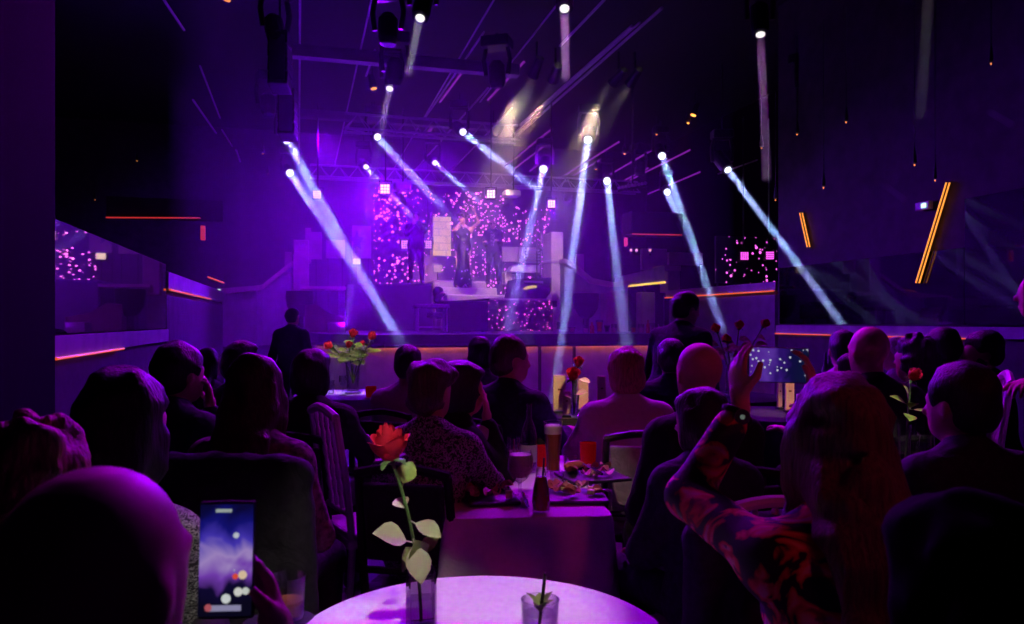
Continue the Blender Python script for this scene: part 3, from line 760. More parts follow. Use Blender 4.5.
blinder(317, 194.5, 8, 13.2, 'dim gridded square light behind the two left beams', mid_, 4)
for i, (x, y, s_) in enumerate([(405.5, 244.5, 8.5), (427.5, 244.5, 8)]):
    c = ony(x, y, 17.6); D = c.x * SN + c.y * CS
    blinder(x, y, s_, D, ['gridded pink square light left of the shadowed man', 'gridded pink square light right of the shadowed man'][i], mid_, 4)
for i, (x, y, s_) in enumerate([(744.5, 256, 8), (770, 255.5, 8)]):  # reflections of square lights, modelled as glowing grids
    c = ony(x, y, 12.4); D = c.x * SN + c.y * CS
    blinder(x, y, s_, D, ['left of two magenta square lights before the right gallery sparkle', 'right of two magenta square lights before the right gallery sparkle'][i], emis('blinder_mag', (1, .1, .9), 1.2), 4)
# small flat wash fixtures
for i, (x0, y0, x1, y1) in enumerate([(506, 190, 521, 195.5), (395, 182, 411, 189)]):
    t = boxY(x0, y0, x1, y1, 13.5, .3, 'flat_spotlight', pale_y, ['pale flat lamp housing right of the middle square light', 'dim flat lamp housing right of the brightest square light'][i], 'stage light', .02)
    c = ony((x0 + x1) / 2, y0, 13.65); MB().tube([c, (c.x, c.y, ZR)], .014, 6).build('drop_pole', metal_d, t)
# rails under the ceiling running to the stage (all meet the same far point)
def rail(x0, y0, x1, y1, z, r, m, nm='ceiling_rail', lab='thin rail under the ceiling running toward the stage', grp='ceiling rails toward the stage'):
    A, B = onz(x0, y0, z), onz(x1, y1, z)
    o = MB().tube([A, B], r, 6).build(nm, m); return tag(o, lab, 'rail', grp)
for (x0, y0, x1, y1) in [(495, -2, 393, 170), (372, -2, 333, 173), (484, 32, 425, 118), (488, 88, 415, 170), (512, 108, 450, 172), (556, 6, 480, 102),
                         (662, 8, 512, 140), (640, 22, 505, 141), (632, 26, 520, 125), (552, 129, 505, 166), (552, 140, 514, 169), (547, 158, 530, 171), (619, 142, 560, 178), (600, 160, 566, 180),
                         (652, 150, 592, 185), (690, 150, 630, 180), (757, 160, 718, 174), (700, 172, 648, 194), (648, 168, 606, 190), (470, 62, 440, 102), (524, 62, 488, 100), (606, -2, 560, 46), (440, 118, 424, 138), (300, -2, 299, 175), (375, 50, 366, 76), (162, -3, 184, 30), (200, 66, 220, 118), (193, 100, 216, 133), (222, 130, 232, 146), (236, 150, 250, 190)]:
    if x0 in (552, 547, 619, 600, 652, 690, 700, 648, 470, 524, 440): rail(x0, y0, x1, y1, ZR - .05 * rnd.random(), .02, rail_glow_m, 'led_tube', 'violet light tube on the rig running toward the stage', 'violet light tubes on the rig')  # these rails get a violet glow of their own
    else: rail(x0, y0, x1, y1, ZR - .05 * rnd.random(), .013 + .01 * rnd.random(), rail_m)
# cross beams
def cross(x0, x1, y, z, th, lab, m):
    A, B = onz(x0, y, z), onz(x1, y, z); Y = (A.y + B.y) / 2
    A, B = ony(x0, y, Y), ony(x1, y, Y)
    t = MB().span((A.x, Y, z), (B.x, Y + .16, z + th)).build('cross_beam', m); return tag(t, lab, 'beam')
beam_m = paint('beam_paint', (.3, .29, .31), .5)
cross(286, 520, 65, 5.0, .16, 'wide cross beam under the ceiling in the upper left', beam_m)
cross(300, 490, 123, 5.0, .14, 'cross beam under the ceiling just above the left spotlights', beam_m)
# lattice truss carrying the lamps
def truss(x0, x1, y, z, lab):
    A, B = onz(x0, y, z), onz(x1, y, z); Y = (A.y + B.y) / 2; A, B = ony(x0, y, Y), ony(x1, y, Y)
    t = thing('lighting_truss', lab, 'truss', A); L = B.x - A.x; h = .28
    for (dy, dz) in ((0, 0), (h, 0), (h / 2, h)): MB().tube([(0, dy, dz), (L, dy, dz)], .024, 8).build('chord', metal_l, t)
    mb = MB(); nb = int(L / .4)
    for i in range(nb):
        x = L * i / nb; x2 = L * (i + .5) / nb; x3 = L * (i + 1) / nb
        mb.tube([(x, 0, 0), (x2, h / 2, h), (x3, 0, 0)], .011, 5).tube([(x, h, 0), (x2, h / 2, h), (x3, h, 0)], .011, 5).tube([(x, 0, 0), (x3, h, 0)], .011, 5)
    mb.build('lattice_brace', metal_l, t)
    for q in (.15, .85): MB().tube([(L * q, h / 2, h), (L * q, h / 2, ZR - z)], .014, 6).build('drop_pole', metal_d, t)
    return t
truss(345, 520, 128, 4.75, 'lattice truss across the rig above the centre-left spotlights')
truss(310, 640, 176, 4.85, 'long lattice truss nearest the stage backdrop')
# hanging black fixtures (unlit)
for i, (x, y, s_) in enumerate([(268, 105, 1.0), (275, 30, 1.1), (395, 72, 1.1), (388, 30, 1.0), (497, 75, 1.1), (640, 168, 1.1), (802, 90, 1.0), (568, 195, 1.0)]):
    S = onz(x, y, 4.7)
    t = thing('hanging_spotlight', 'unlit black moving head hanging from the dark rig', 'stage light', S, rnd.uniform(-.6, .6), 'unlit moving heads in the rig')
    MB().box((0, 0, .42), (.34 * s_, .26 * s_, .14), 0, .02).build('base', metal_d, t)
    for q in (-1, 1): MB().tube([(q * .15, 0, .36), (q * .18, 0, .2), (q * .15, 0, 0)], .03, 6).build('yoke_arm', metal_d, t)
    an = rnd.uniform(-.5, .5); d = Vector((0, math.sin(an), -math.cos(an)))
    MB().tube([-d * .18, -d * .12, d * .1, d * .16], [.06, .11, .11, .085], 14).build('head', metal_d, t)
    MB().tube([d * .16, d * .165], .07, 12).build('lens', mat('dead_lens', (.1, .1, .14), .1), t)
    MB().tube([(0, 0, .48), (0, 0, ZR - S.z)], .02, 6).build('drop_pole', metal_d, t)
# line-array speakers at the left of the rig and one above right
for i, (x, y, D, lab) in enumerate([(280, 40, 8.5, 'tall dark hanging speaker column at the upper left of the rig'), (288, 96, 10.0, 'shorter dark hanging speaker column below the first at the left')]):
    S = W(x, y, D); t = thing('hanging_speaker', lab, 'speaker', S, -.2)
    for k in range(4): MB().box((0, 0, -.16 * k), (.22, .26, .15), 0, .012, rx=-.08 * k).build('cabinet', black_m, t)
    MB().box((0, -.135, -.24), (.17, .012, .5)).build('grille', mat('grille', (.16, .15, .18), .4, .6), t)
    MB().tube([(0, 0, .05), (0, 0, ZR - S.z)], .014, 6).build('drop_pole', metal_d, t)
# lamp row bar and string
t = thing('lamp_row', 'short bar of small round bulbs under the right side of the rig', 'lamp bar', W(620, 187, 12.2))
A, B = W(618, 191, 12.2) - t.location, W(647, 186, 12.2) - t.location
MB().tube([A, B], .02, 6).build('bar', metal_d, t)
for k in range(9):
    q = A.lerp(B, (k + .5) / 9); MB().ball(q + Vector((0, 0, .05)), .03, 8).build('bulb', mat('dull_bulb', (.6, .55, .6), .2), t)
MB().tube([A.lerp(B, .5), Vector((A.lerp(B, .5).x, A.lerp(B, .5).y, ZR - t.location.z))], .014, 6).build('drop_pole', metal_d, t)

# ================================================================ haze over the stage
hz = MB().span((-1.35, 8.2, .05), (5.2, 18.3, 5.9)).build('haze', volume('violet_haze', (1, 1, 1), .042))
tag(hz, 'thin theatre haze hanging over the stage, lit violet', 'haze', kind='stuff')

# ================================================================ lamps that light the room
VIO = (.2, .0, 1.0)
def bl(t, dx, dy, dz, p, ang, col): 
    c = Vector(t.location); F_ = Vector((-SN, -CS, 0))
    spot('violet_lamp', c + F_ * .06, c + F_ * .06 + Vector((dx, dy, dz)), p, col, ang, .6, .12)
bl(BL[0], -.1, -1, -.75, 2300, 120, VIO); bl(BL[1], .1, -1, -.75, 240, 110, VIO); bl(BL[2], .1, -1, -.75, 420, 110, VIO)
# violet floods over the stage (from the truss, toward the backdrop and downward)
for (x, y, z, p) in [(.4, 13.5, 4.7, 800), (2.6, 13.8, 4.7, 260), (4.6, 14, 4.7, 240)]:
    spot('stage_flood', (x, y, z), (x + .1, 17.5, 1.8), p, (.2, .0, 1.0), 110, .8, .2)
# violet back light over the guests; the last is added to tint the stage front
for (x, y, z, tx, ty, p) in [(-.3, 8.0, 4.7, -.4, 2.6, 420), (2.6, 8.0, 4.8, 1.4, 2.8, 900), (5.2, 8.0, 4.7, 3.4, 3.6, 520), (2.4, 6.0, 4.7, 1.3, 3.0, 230), (2.6, 5.2, 4.8, 2.7, 11, 420)]:
    spot('guest_flood', (x, y, z), (tx, ty, 1.0), p, (.5, .0, 1.0), 70, .9, .15)
# weak red-magenta house light from behind
spot('house_red', (2.5, -1.6, 3.6), (1.25, 2.1, 1.15), 48, (1, .05, .16), 32, .9, .15)
# warm front light on the singers and steps
spot('warm_stage_lamp', (2.9, 10.4, 4.7), (3.6, 16.6, 2.3), 1700, (1, .66, .42), 22, .7, .08)
spot('warm_stage_lamp', (3.4, 10.6, 4.75), (3.32, 15.9, 3.3), 3200, (1, .52, .22), 13, .6, .06)
spot('warm_stage_lamp', (4.2, 10.4, 4.7), (4.9, 16.6, 2.2), 1300, (1, .68, .46), 24, .7, .08)
spot('rig_uplight', (.6, 11.4, ST + .1), (.4, 9.6, 6), 520, (.16, .0, 1.0), 110, 1.0, .1)  # added violet fill for the upper left haze and ceiling, no fixture
for (x, y, p) in [(.6, 12.6, 150), (3.6, 12.6, 200), (5.6, 13.4, 150)]: spot('rig_uplight', (x, y, ST + .1), (x, y + .5, 5.6), p * .6, (.24, .0, 1.0), 120, 1.0, .1)  # added fills from the stage floor that brighten the rails
# pin spots on the tables
def pin(px, py, D, p, ang, frm=(0, 0, 4.6), col=(1, .86, .66)):
    q = W(px, py, D); spot('pin_spot', frm, q, p, col, ang, .5, .03)
# ================================================================ people
def unit(v): v = np.asarray(v, np.float64); return v / max(np.linalg.norm(v), 1e-9)
def ik(S, T, a, b, pole):
    S, T = np.asarray(S, float), np.asarray(T, float); d = T - S; L = np.linalg.norm(d)
    if L > (a + b) * .985: T = S + d / L * (a + b) * .985; d = T - S; L = np.linalg.norm(d)
    u = d / L; x = (a * a - b * b + L * L) / (2 * L); h = math.sqrt(max(a * a - x * x, 0))
    p = np.asarray(pole, float); p = p - u * (p @ u); p = unit(p)
    return S + u * x + p * h, T
def hand_prims(w, d, n, sd, curl, sc=1.0, spread=.0):
    """palm, five fingers of different lengths with bends, thumb from the side of the palm; n = where the palm looks, sd = thumb side"""
    d = unit(d); n = unit(np.asarray(n) - d * (np.asarray(n) @ d)); t = unit(np.asarray(sd) - d * (np.asarray(sd) @ d)); t = unit(t - n * (t @ n))
    R = np.stack([t, n, d], 1); k = .008
    P = [rc(w - d * .03 * sc, w + d * .02 * sc, .024 * sc, .026 * sc, .02), el(w + d * .05 * sc, (.040 * sc, .016 * sc, .052 * sc), R, .012)]
    for i, (off, L) in enumerate([(.030, .072), (.010, .082), (-.010, .077), (-.029, .060)]):
        b = w + d * (.088 - .006 * abs(i - 1)) * sc + t * off * sc
        dd = unit(d + t * (off * 4 * spread)); c = curl * (1 + .12 * (i - 1))
        r = .0088 * sc; a = c * .55
        for seg, (l, ang) in enumerate([(.46, a), (.30, a + c), (.24, a + 1.7 * c)]):
            e = b + (dd * math.cos(ang) + n * math.sin(ang)) * L * l * sc
            P.append(rc(b, e, r, r * .93, .004 if seg else k)); b = e; r *= .93
    b = w + d * .028 * sc + t * .03 * sc
    e = b + unit(t * .75 + d * .6 + n * .35 * (.4 + curl)) * .045 * sc; P.append(rc(b, e, .014 * sc, .0115 * sc, .012))
    e2 = e + unit(t * .15 + d * .8 + n * .6 * curl) * .034 * sc; P.append(rc(e, e2, .0112 * sc, .009 * sc, .004))
    return P
PEOPLE = {}
def person(label, hp, D, face=0, yaw=0, pitch=0, roll=0, sex='m', pose='sit', lean=6, side=0, armL='table', armR='table', hair=None, hairm_=None, skin='skin',
           top='jacket', topm=None, bot=None, shoe=None, h=.018, s=None, lift=0.0, hands=True, floor=0.0, legs=None, world_hands=None, beard=None, cuff=.93, curl=.5, width=1.0):
    rg = random.Random(hash(label) & 0xffff if False else len(label) * 131 + int(hp[0]))
    top_w = W(hp[0], hp[1], D)
    P = np.array([0, 0, (.55 if pose == 'sit' else .93) + lift])
    le, sd_ = math.radians(lean), math.radians(side)
    u = unit([math.sin(sd_), math.sin(le), math.cos(le) * math.cos(sd_)]); r = unit(np.array([1, 0, 0]) - u * u[0]); f = np.cross(u, r)
    hd = unit([math.sin(sd_) * .5, math.sin(le) * .7, 1]); tpo = .117 if hair in (None, 'bald', 'fringe') else .124 if hair == 'crop' else .138
    if pose == 'stand' and s is None:
        s = (top_w.z - floor) / (.93 + .5 * u[2] + .165 * hd[2] + tpo); P = P * s
    elif s is None: s = (top_w.z - floor - P[2]) / (.5 * u[2] + .165 * hd[2] + tpo)
    N = P + u * .50 * s; Hc = N + np.array([0, .02, 0]) + hd * .165 * s
    rz = -(YAW + math.radians(face))
    Rz = Matrix.Rotation(rz, 3, 'Z')
    off = Rz @ Vector((Hc[0], Hc[1], 0))
    org = Vector((top_w.x - off.x, top_w.y - off.y, floor))
    def loc(v): return np.array(Rz.transposed() @ (Vector(v) - org))
    wd = (1.0 if sex == 'm' else .86) * s * width
    # head frame
    Rh = np.array(Matrix.Rotation(-math.radians(yaw), 3, 'Z') @ Matrix.Rotation(math.radians(roll), 3, 'Y') @ Matrix.Rotation(-math.radians(pitch), 3, 'X'))
    hs = s * (1.0 if sex == 'm' else .96); hs = max(min(hs, 1.08), .86)
    def H(x, y, z): return Hc + Rh @ np.array([x, y, z]) * hs
    def eh(c, rr, k=.02, sub=False): return el(H(*c), np.array(rr) * hs, Rh, k, sub)
    def rh(a, b, ra, rb, k=.015, sub=False): return rc(H(*a), H(*b), ra * hs, rb * hs, k, sub)
    Rt = np.stack([r, f, u], 1)
    def tp(x, y, z): return P + r * x * wd + f * y * s + u * z * s
    torso = [el(tp(0, -.01, .02), (.165 * wd, .115 * s, .12 * s), Rt, .06), el(tp(0, .0, .17), (.138 * wd, .10 * s, .14 * s), Rt, .08), el(tp(0, -.005, .33), (.165 * wd, .115 * s, .17 * s), Rt, .08)]
    if sex == 'f': torso += [el(tp(q * .075, .085, .31), (.06 * s,) * 3, None, .05) for q in (-1, 1)]
    shL, shR = tp(-.175, -.01, .425), tp(.175, -.01, .425)
    torso += [rc(tp(-.165, -.012, .42), tp(.165, -.012, .42), .058 * s, .058 * s, .06), rc(tp(-.15, -.015, .43), tp(0, -.01, .50), .045 * s, .05 * s, .05), rc(tp(.15, -.015, .43), tp(0, -.01, .50), .045 * s, .05 * s, .05)]
    head = [rc(N - u * .03, H(0, -.012, -.05), .056 * wd / s * s, .053 * hs, .03),
            eh((0, -.012, .024), (.077, .098, .092)), eh((0, .028, -.035), (.062, .068, .085), .03), eh((0, .052, -.092), (.036, .036, .030), .03),
            eh((0, .08, .018), (.052, .020, .014), .015), rh((0, .094, .0), (0, .113, -.036), .009, .0155, .012),
            eh((.033, .101, -.004), (.018, .014, .013), .01, True), eh((-.033, .101, -.004), (.018, .014, .013), .01, True),
            eh((.031, .079, -.004), (.013, .013, .0125), .003), eh((-.031, .079, -.004), (.013, .013, .0125), .003),
            eh((0, .091, -.066), (.024, .012, .006), .006), eh((0, .089, -.077), (.021, .012, .007), .006),
            eh((.078, -.006, -.018), (.012, .022, .033), .006), eh((-.078, -.006, -.018), (.012, .022, .033), .006)]
    a_, b_ = .285 * s, .255 * s
    arms, hds, wr = [], [], []
    for q, spec, S in ((-1, armL, shL), (1, armR, shR)):
        pole = (q * .6, -.35, -.8); nrm = (0, 0, -1); cv = curl; hdir = None
        if isinstance(spec, dict):
            T = loc(spec['at']) if 'at' in spec else np.array(spec['loc'], float)
            pole = spec.get('pole', pole); nrm = spec.get('n', nrm); cv = spec.get('curl', cv); hdir = spec.get('dir')
        elif spec == 'lap': T = np.array([q * .09, .30, P[2] + .09])
        elif spec == 'table': T = np.array([q * .17, .40, .80 + lift])
        elif spec == 'chin': T = H(q * .05, .11, -.17); pole = (q * .3, -.1, -1); nrm = (-q * .6, -.8, .1); hdir = (-.1 * q, .0, 1)
        elif spec == 'down': T = S + np.array([q * .09, .05, -.52 * s])
        elif spec == 'hip': T = tp(q * .19, .10, .05); pole = (q * 1, -.4, 0)
        else: T = np.array([q * .12, .28, P[2] + .2])
        E, T = ik(S, T, a_, b_, pole)
        fa = unit(T - E)
        k_ = 1.0 if sex == 'm' else .86
        arms.append((S, E, T, k_))
        hd_ = unit(hdir) if hdir is not None else unit(fa * .8 + (np.array([0, .5, 0]) if spec in ('table', 'lap') else fa * .2))
        tside = np.cross(hd_, nrm) * (1 if q < 0 else -1)
        if isinstance(spec, dict) and 'side' in spec: tside = np.array(spec['side'], float)
        wr.append((T, fa))
        if hands: hds.append(hand_prims(T + hd_ * .02, hd_, nrm, tside, cv, s * (1.0 if sex == 'm' else .9)))
    armp = []
    for S, E, T, k_ in arms: armp += [rc(S, E, .052 * k_ * s, .041 * k_ * s, .03), rc(E, T, .041 * k_ * s, .026 * k_ * s, .02)]
    lg = []; legp = []; feet = []
    for q in (-1, 1):
        hip = P + r * q * .09 * wd + np.array([0, .02, -.02])
        if pose == 'sit':
            kn, an = np.array([q * .11, .44, P[2] - .03]), np.array([q * .11, .40, .09])
        else:
            kn, an = np.array([q * .10, .03, .50 * s]), np.array([q * .12, -.01, .09])
        if legs: kn, an = np.array(legs[0 if q < 0 else 1][0], float), np.array(legs[0 if q < 0 else 1][1], float)
        lg.append((hip, kn, an)); legp += [rc(hip, kn, .082 * wd, .056 * s, .05), rc(kn, an, .055 * s, .036 * s, .03)]
        toe = an + np.array([q * .02, .15, -.05]); heel = an + np.array([0, -.045, -.055])
        legp += [rc(heel, toe, .032, .028, .03)]; feet.append((heel, toe))
    chunks = [sdf_mesh(torso + head + armp + legp, h)]
    if hands: chunks += [sdf_mesh(hp_, .0055 if h < .016 else .007) for hp_ in hds]
    body = np_obj('person', chunks, MATS[skin]); tag(body, label, 'person')
    body.location = org; body.rotation_euler = (0, 0, rz)
    # clothes
    tk = {'jacket': .017, 'shirt': .011, 'blouse': .013, 'dress': .009, 'gown': .010, 'tee': .010, 'coat': .024}[top]
    tor = [inflate(p, tk) for p in torso[:(len(torso) - 2 if top in ('gown', 'dress') else len(torso))]]
    if top in ('gown', 'dress'): tor = tor[:3 + (2 if sex == 'f' else 0)]
    sl = []
    for S, E, T, k_ in arms:
        fr = cuff if top not in ('tee',) else 0
        if top == 'gown': continue
        e2 = S + (E - S) * (.55 if top == 'tee' else 1)
        sl.append(rc(S, e2, (.052 * k_) * s + tk, (.041 * k_ + .004) * s + tk, .04))
        if fr: sl.append(rc(E, E + (T - E) * fr, (.041 * k_ + .003) * s + tk, (.030 * k_ + .004) * s + tk * .9, .02))
    if top in ('jacket', 'shirt', 'coat'):
        sl += [rc(tp(0, -.014, .475), tp(0, -.004, .525), (.062 if top != 'coat' else .07) * s, (.060 if top != 'coat' else .068) * s, .012)]
    if top in ('jacket', 'coat'):
        sl += [rc(tp(-.17, -.012, .425), tp(.17, -.012, .425), .064 * s + tk * .6, .064 * s + tk * .6, .03)]
    hem = []
    if top in ('jacket', 'coat', 'shirt', 'blouse'): hem = [el(tp(0, 0, -.02), (.172 * wd + tk, .125 * s + tk, .13 * s), Rt, .05)]
    if top == 'gown':
        zf = .05
        hem = [rc(P + np.array([0, 0, .0]), np.array([0, .0, P[2] * .52]), .165 * wd, .155 * s, .08), rc(np.array([0, 0, P[2] * .52]), np.array([0, -.02, .12]), .15 * s, .22 * s, .05)]
    g = np_obj({'jacket': 'jacket', 'shirt': 'shirt', 'blouse': 'blouse', 'dress': 'dress', 'gown': 'gown', 'tee': 'shirt', 'coat': 'coat'}[top],
               [sdf_mesh(tor + sl + hem, h, clip=[(np.array([0, 0, .015]), np.array([0, 0, -1]))] if top == 'gown' else None)], topm, body)
    if top == 'jacket':
        pass
    if top != 'gown':
        tb = [inflate(p, .012) for p in legp if True]
        tb = [p for i, p in enumerate(tb) if i % 3 != 2] + [inflate(torso[0], .010)]
        if top == 'dress':
            mid = (lg[0][1] + lg[1][1]) / 2
            tb = [inflate(torso[0], .012), rc(P, mid, .17 * wd, .14 * s, .05), rc(lg[0][0], lg[0][1], .09 * wd, .07, .05), rc(lg[1][0], lg[1][1], .09 * wd, .07, .05)]
        np_obj('skirt' if top == 'dress' else 'trousers', [sdf_mesh(tb, max(h, .018))], bot or topm, body)
        for hl, to in feet:
            np_obj('shoe', [sdf_mesh([rc(hl, to, .040, .036, .02), rc(hl + np.array([0, .0, .02]), hl + np.array([0, .06, .03]), .04, .036, .02)], .014, clip=[(np.array([0, 0, .004 if floor >= 0 else 0]), np.array([0, 0, -1]))])], shoe or MATS['shoe_black'], body)
    # hair
    if hair and hair != 'bald':
        j = .006; hh = min(h, .014)
        facecut = [eh((0, .094, -.045), (.066, .062, .092), .02, True)]
        earcut = [eh((q * .092, .018, -.035), (.03, .045, .045), .015, True) for q in (-1, 1)]
        nape = [eh((0, -.05, -.16), (.12, .12, .07), .02, True)]
        base = [eh((0, -.016, .034), (.088, .109, .096)), eh((0, -.05, -.02), (.078, .078, .085), .03)]
        if hair == 'short': pr = base + facecut + earcut + nape
        elif hair == 'crop': pr = [eh((0, -.016, .028), (.082, .104, .092)), eh((0, -.05, -.02), (.076, .074, .08), .03)] + facecut + earcut + nape
        elif hair == 'fringe': pr = [eh((0, -.04, -.01), (.083, .077, .055)), eh((0, 0, .07), (.2, .2, .055), .02, True)] + facecut + nape
        elif hair == 'bob': pr = base + [eh((q * .060, -.01, -.045), (.034, .072, .075), .03) for q in (-1, 1)] + [eh((0, -.055, -.045), (.080, .060, .082), .04), eh((0, .03, .082), (.075, .075, .035), .03)] + facecut; j = .008
        elif hair == 'pixie': pr = base + [eh((0, -.03, .06), (.092, .100, .075), .03), eh((0, -.075, -.03), (.07, .05, .075), .03), eh((q_ := .05, .03, .07), (.05, .06, .04), .03)] + facecut + earcut; j = .014
        elif hair == 'long':
            b0 = H(0, -.06, -.05); b1 = N + np.array([0, -.105, .0]) * s; b2 = tp(0, -.15, .30)
            pr = base + [eh((q * .062, -.012, -.06), (.036, .07, .095), .03) for q in (-1, 1)]
            for q in (-1, -.35, .35, 1): pr += [rc(b0 + Rh @ np.array([q * .05, 0, 0]), b1 + r * q * .055, .05 * hs, .042 * hs, .04), rc(b1 + r * q * .055, b2 + r * q * .065, .042 * hs, .03 * hs, .04)]
            pr += facecut; j = .008
        elif hair == 'longfront':
            b0 = H(0, -.06, -.05); b1 = N + np.array([0, -.105, .0]) * s; b2 = tp(0, -.15, .27)
            pr = base + [eh((q * .064, -.005, -.06), (.036, .075, .095), .03) for q in (-1, 1)]
            for q in (-1, -.35, .35, 1): pr += [rc(b0 + Rh @ np.array([q * .05, 0, 0]), b1 + r * q * .056, .050 * hs, .042 * hs, .04), rc(b1 + r * q * .056, b2 + r * q * .066, .042 * hs, .028 * hs, .04)]
            for q in (-1, 1): pr += [rc(H(q * .066, .02, -.05), tp(q * .085, .06, .36), .030 * hs, .024 * hs, .03)]
            pr += facecut; j = .01
        elif hair == 'bun': pr = base + [eh((0, -.10, .05), (.05, .045, .045), .015)] + facecut + earcut + nape
        elif hair in ('curly', 'afro'):
            A = (1.5 if hair == 'afro' else 1.0); pr = base + [eh((0, -.05, -.05), (.09 * A, .075, .095), .03)]
            for i in range(70 if hair == 'afro' else 120):
                th = rg.uniform(0, 2 * PI); zz = rg.uniform(-.85 if hair == 'curly' else -.55, 1)
                c_ = (.09 * A * math.sqrt(max(0, 1 - zz * zz)) * math.cos(th), -.02 + .108 * A * math.sqrt(max(0, 1 - zz * zz)) * math.sin(th), .02 + .115 * A * zz)
                if c_[1] > .035 and c_[2] < .05: continue
                rr = rg.uniform(.018, .034) if hair == 'afro' else rg.uniform(.012, .023); pr.append(eh(c_, (rr, rr, rr), .006))
            pr += facecut; j = .01; hh = min(h, .011)
        if h < .0175 and hair in ('long', 'longfront', 'bob', 'short', 'pixie', 'crop'):
            ns = 46 if hair in ('long', 'longfront') else 34
            for i in range(ns):
                az = math.radians(58 + (304 - 58 + 0) * (i + rg.uniform(-.3, .3)) / ns) + PI / 2
                pts = []
                cy2 = -.016 if hair != 'crop' else -.014
                sx_, sy_, sz_ = (.089, .110, .097) if hair not in ('crop',) else (.082, .104, .093)
                for tt in (.42, .65, .95, 1.3, 1.6):
                    pts.append(H(sx_ * math.sin(tt) * math.cos(az) * .99, cy2 + sy_ * math.sin(tt) * math.sin(az) * .99, .034 + sz_ * math.cos(tt)))
                p_ = pts[-1]; xr = math.cos(az)
                if hair in ('long', 'longfront') and math.sin(az) < .35:
                    wq = .078 if hair == 'long' else .082
                    pts += [N + r * xr * wq * 1.05 + f * (-.10 - .05 * max(0, -math.sin(az))) * s, tp(xr * wq * rg.uniform(.9, 1.15), -.165, .30 + rg.uniform(-.05, .05))]
                elif hair == 'bob': pts += [p_ + Rh @ np.array([xr * .002, -.002, -.05]) * hs, p_ + Rh @ np.array([-xr * .016, .012 - .01 * math.sin(az), -.088]) * hs, p_ + Rh @ np.array([-xr * .034, .024 - .02 * math.sin(az), -.112 - .01 * rg.random()]) * hs]
                rr = rg.uniform(.006, .010) * (1 if hair != 'crop' else .6)
                for j_, (a0, a1) in enumerate(zip(pts, pts[1:])): pr.append(rc(a0, a1, rr * (.45 if j_ == 0 else 1), rr * .95, .008))
            pr += [eh((0, -.018, .056), (.070, .088, .086), .03)] + facecut + (earcut if hair in ('short', 'crop', 'pixie') else [])
        np_obj('hair', [sdf_mesh(pr, hh, jitter=j, seed=rg.randint(1, 999))], hairm_ or MATS['hair_dark'], body)
    if beard: np_obj('beard', [sdf_mesh([eh((0, .045, -.095), (.05, .052, .045)), eh((q * .05, .02, -.06) if (q := 1) else 0, (.022, .04, .05)), eh((-.05, .02, -.06), (.022, .04, .05)), eh((0, .11, -.045), (.04, .05, .036), .01, True)], min(h, .012), jitter=.004)], beard, body)
    info = dict(o=body, N=N, H=H, tp=tp, P=P, s=s, Rz=Rz, org=org, loc=loc, arms=arms, wr=wr, hs=hs, Rh=Rh, Hc=Hc)
    print('PERSON %-60s s=%.2f org=(%.2f %.2f)' % (label[:60], s, org.x, org.y))
    PEOPLE[label] = info
    return info
skinm('skin', (.52, .33, .25)); skinm('skin_warm', (.60, .34, .24)); skinm('skin_brown', (.22, .11, .07)); skinm('skin_pale', (.62, .45, .38))
mat('hair_black', (.006, .005, .006), .95, spec=.03); hairm('hair_dark', (.012, .009, .009)); hairm('hair_brown', (.05, .025, .015)); hairm('hair_blond', (.34, .2, .10)); hairm('hair_grey', (.3, .28, .28)); hairm('hair_auburn', (.10, .03, .018))
mat('shoe_black', (.012, .012, .012), .3)
navy = cloth('navy_suit', (.018, .019, .035)); blk = cloth('black_cloth', (.012, .011, .013)); wht = cloth('white_cotton', (.62, .6, .62), var=.08); blz = cloth('white_blazer', (.66, .63, .66), var=.06)
gry = cloth('grey_cloth', (.10, .09, .11)); lsh = cloth('light_shirt', (.42, .38, .44), var=.1); drk = cloth('dark_trousers', (.02, .02, .026))
pink = cloth('pink_shirt', (.5, .34, .36), var=.12)
# patterned cloths
flo = mat('floral_print', (.02, .02, .03), .7); n_, l_, b_ = nodes(flo); v_ = coord(flo)
f1 = noise(flo, 8, v_, 2, .5, 2.0); f2 = noise(flo, 19, v_, 2, .5, 1.0)
c1 = ramp(flo, f1, [(.0, (.006, .006, .012)), (.47, (.008, .008, .016)), (.50, (.6, .02, .03)), (.56, (.9, .12, .10)), (.64, (.95, .45, .42))])
c2 = ramp(flo, f2, [(.36, (.02, .012, .02)), (.44, (1, 1, 1))])
mx = n_.new('ShaderNodeMix'); mx.data_type = 'RGBA'; mx.blend_type = 'MULTIPLY'; mx.inputs[0].default_value = .8
l_.new(c1, mx.inputs['A']); l_.new(c2, mx.inputs['B']); l_.new(mx.outputs['Result'], b_.inputs['Base Color'])
lace = mat('grey_pattern', (.02, .02, .02), .8); n_, l_, b_ = nodes(lace)
l_.new(ramp(lace, noise(lace, 55, coord(lace), 3, .6, 1.5), [(.46, (.012, .011, .014)), (.56, (.5, .42, .5)), (.64, (.02, .02, .02))]), b_.inputs['Base Color'])
lstr = mat('zigzag_print', (.02, .02, .02), .8); n_, l_, b_ = nodes(lstr)
l_.new(ramp(lstr, noise(lstr, 38, coord(lstr, (1, 1, 2.5)), 1, .5, 2.5), [(.45, (.015, .014, .016)), (.52, (.4, .36, .38)), (.6, (.015, .014, .016))]), b_.inputs['Base Color'])
seq = mat('sequin_black', (.02, .02, .03), .35, .3); n_, l_, b_ = nodes(seq)
vt = n_.new('ShaderNodeTexVoronoi'); l_.new(coord(seq, (26, 26, 26)), vt.inputs['Vector']); vt.inputs['Scale'].default_value = 1
sp_ = n_.new('ShaderNodeSeparateColor'); l_.new(vt.outputs['Color'], sp_.inputs[0])
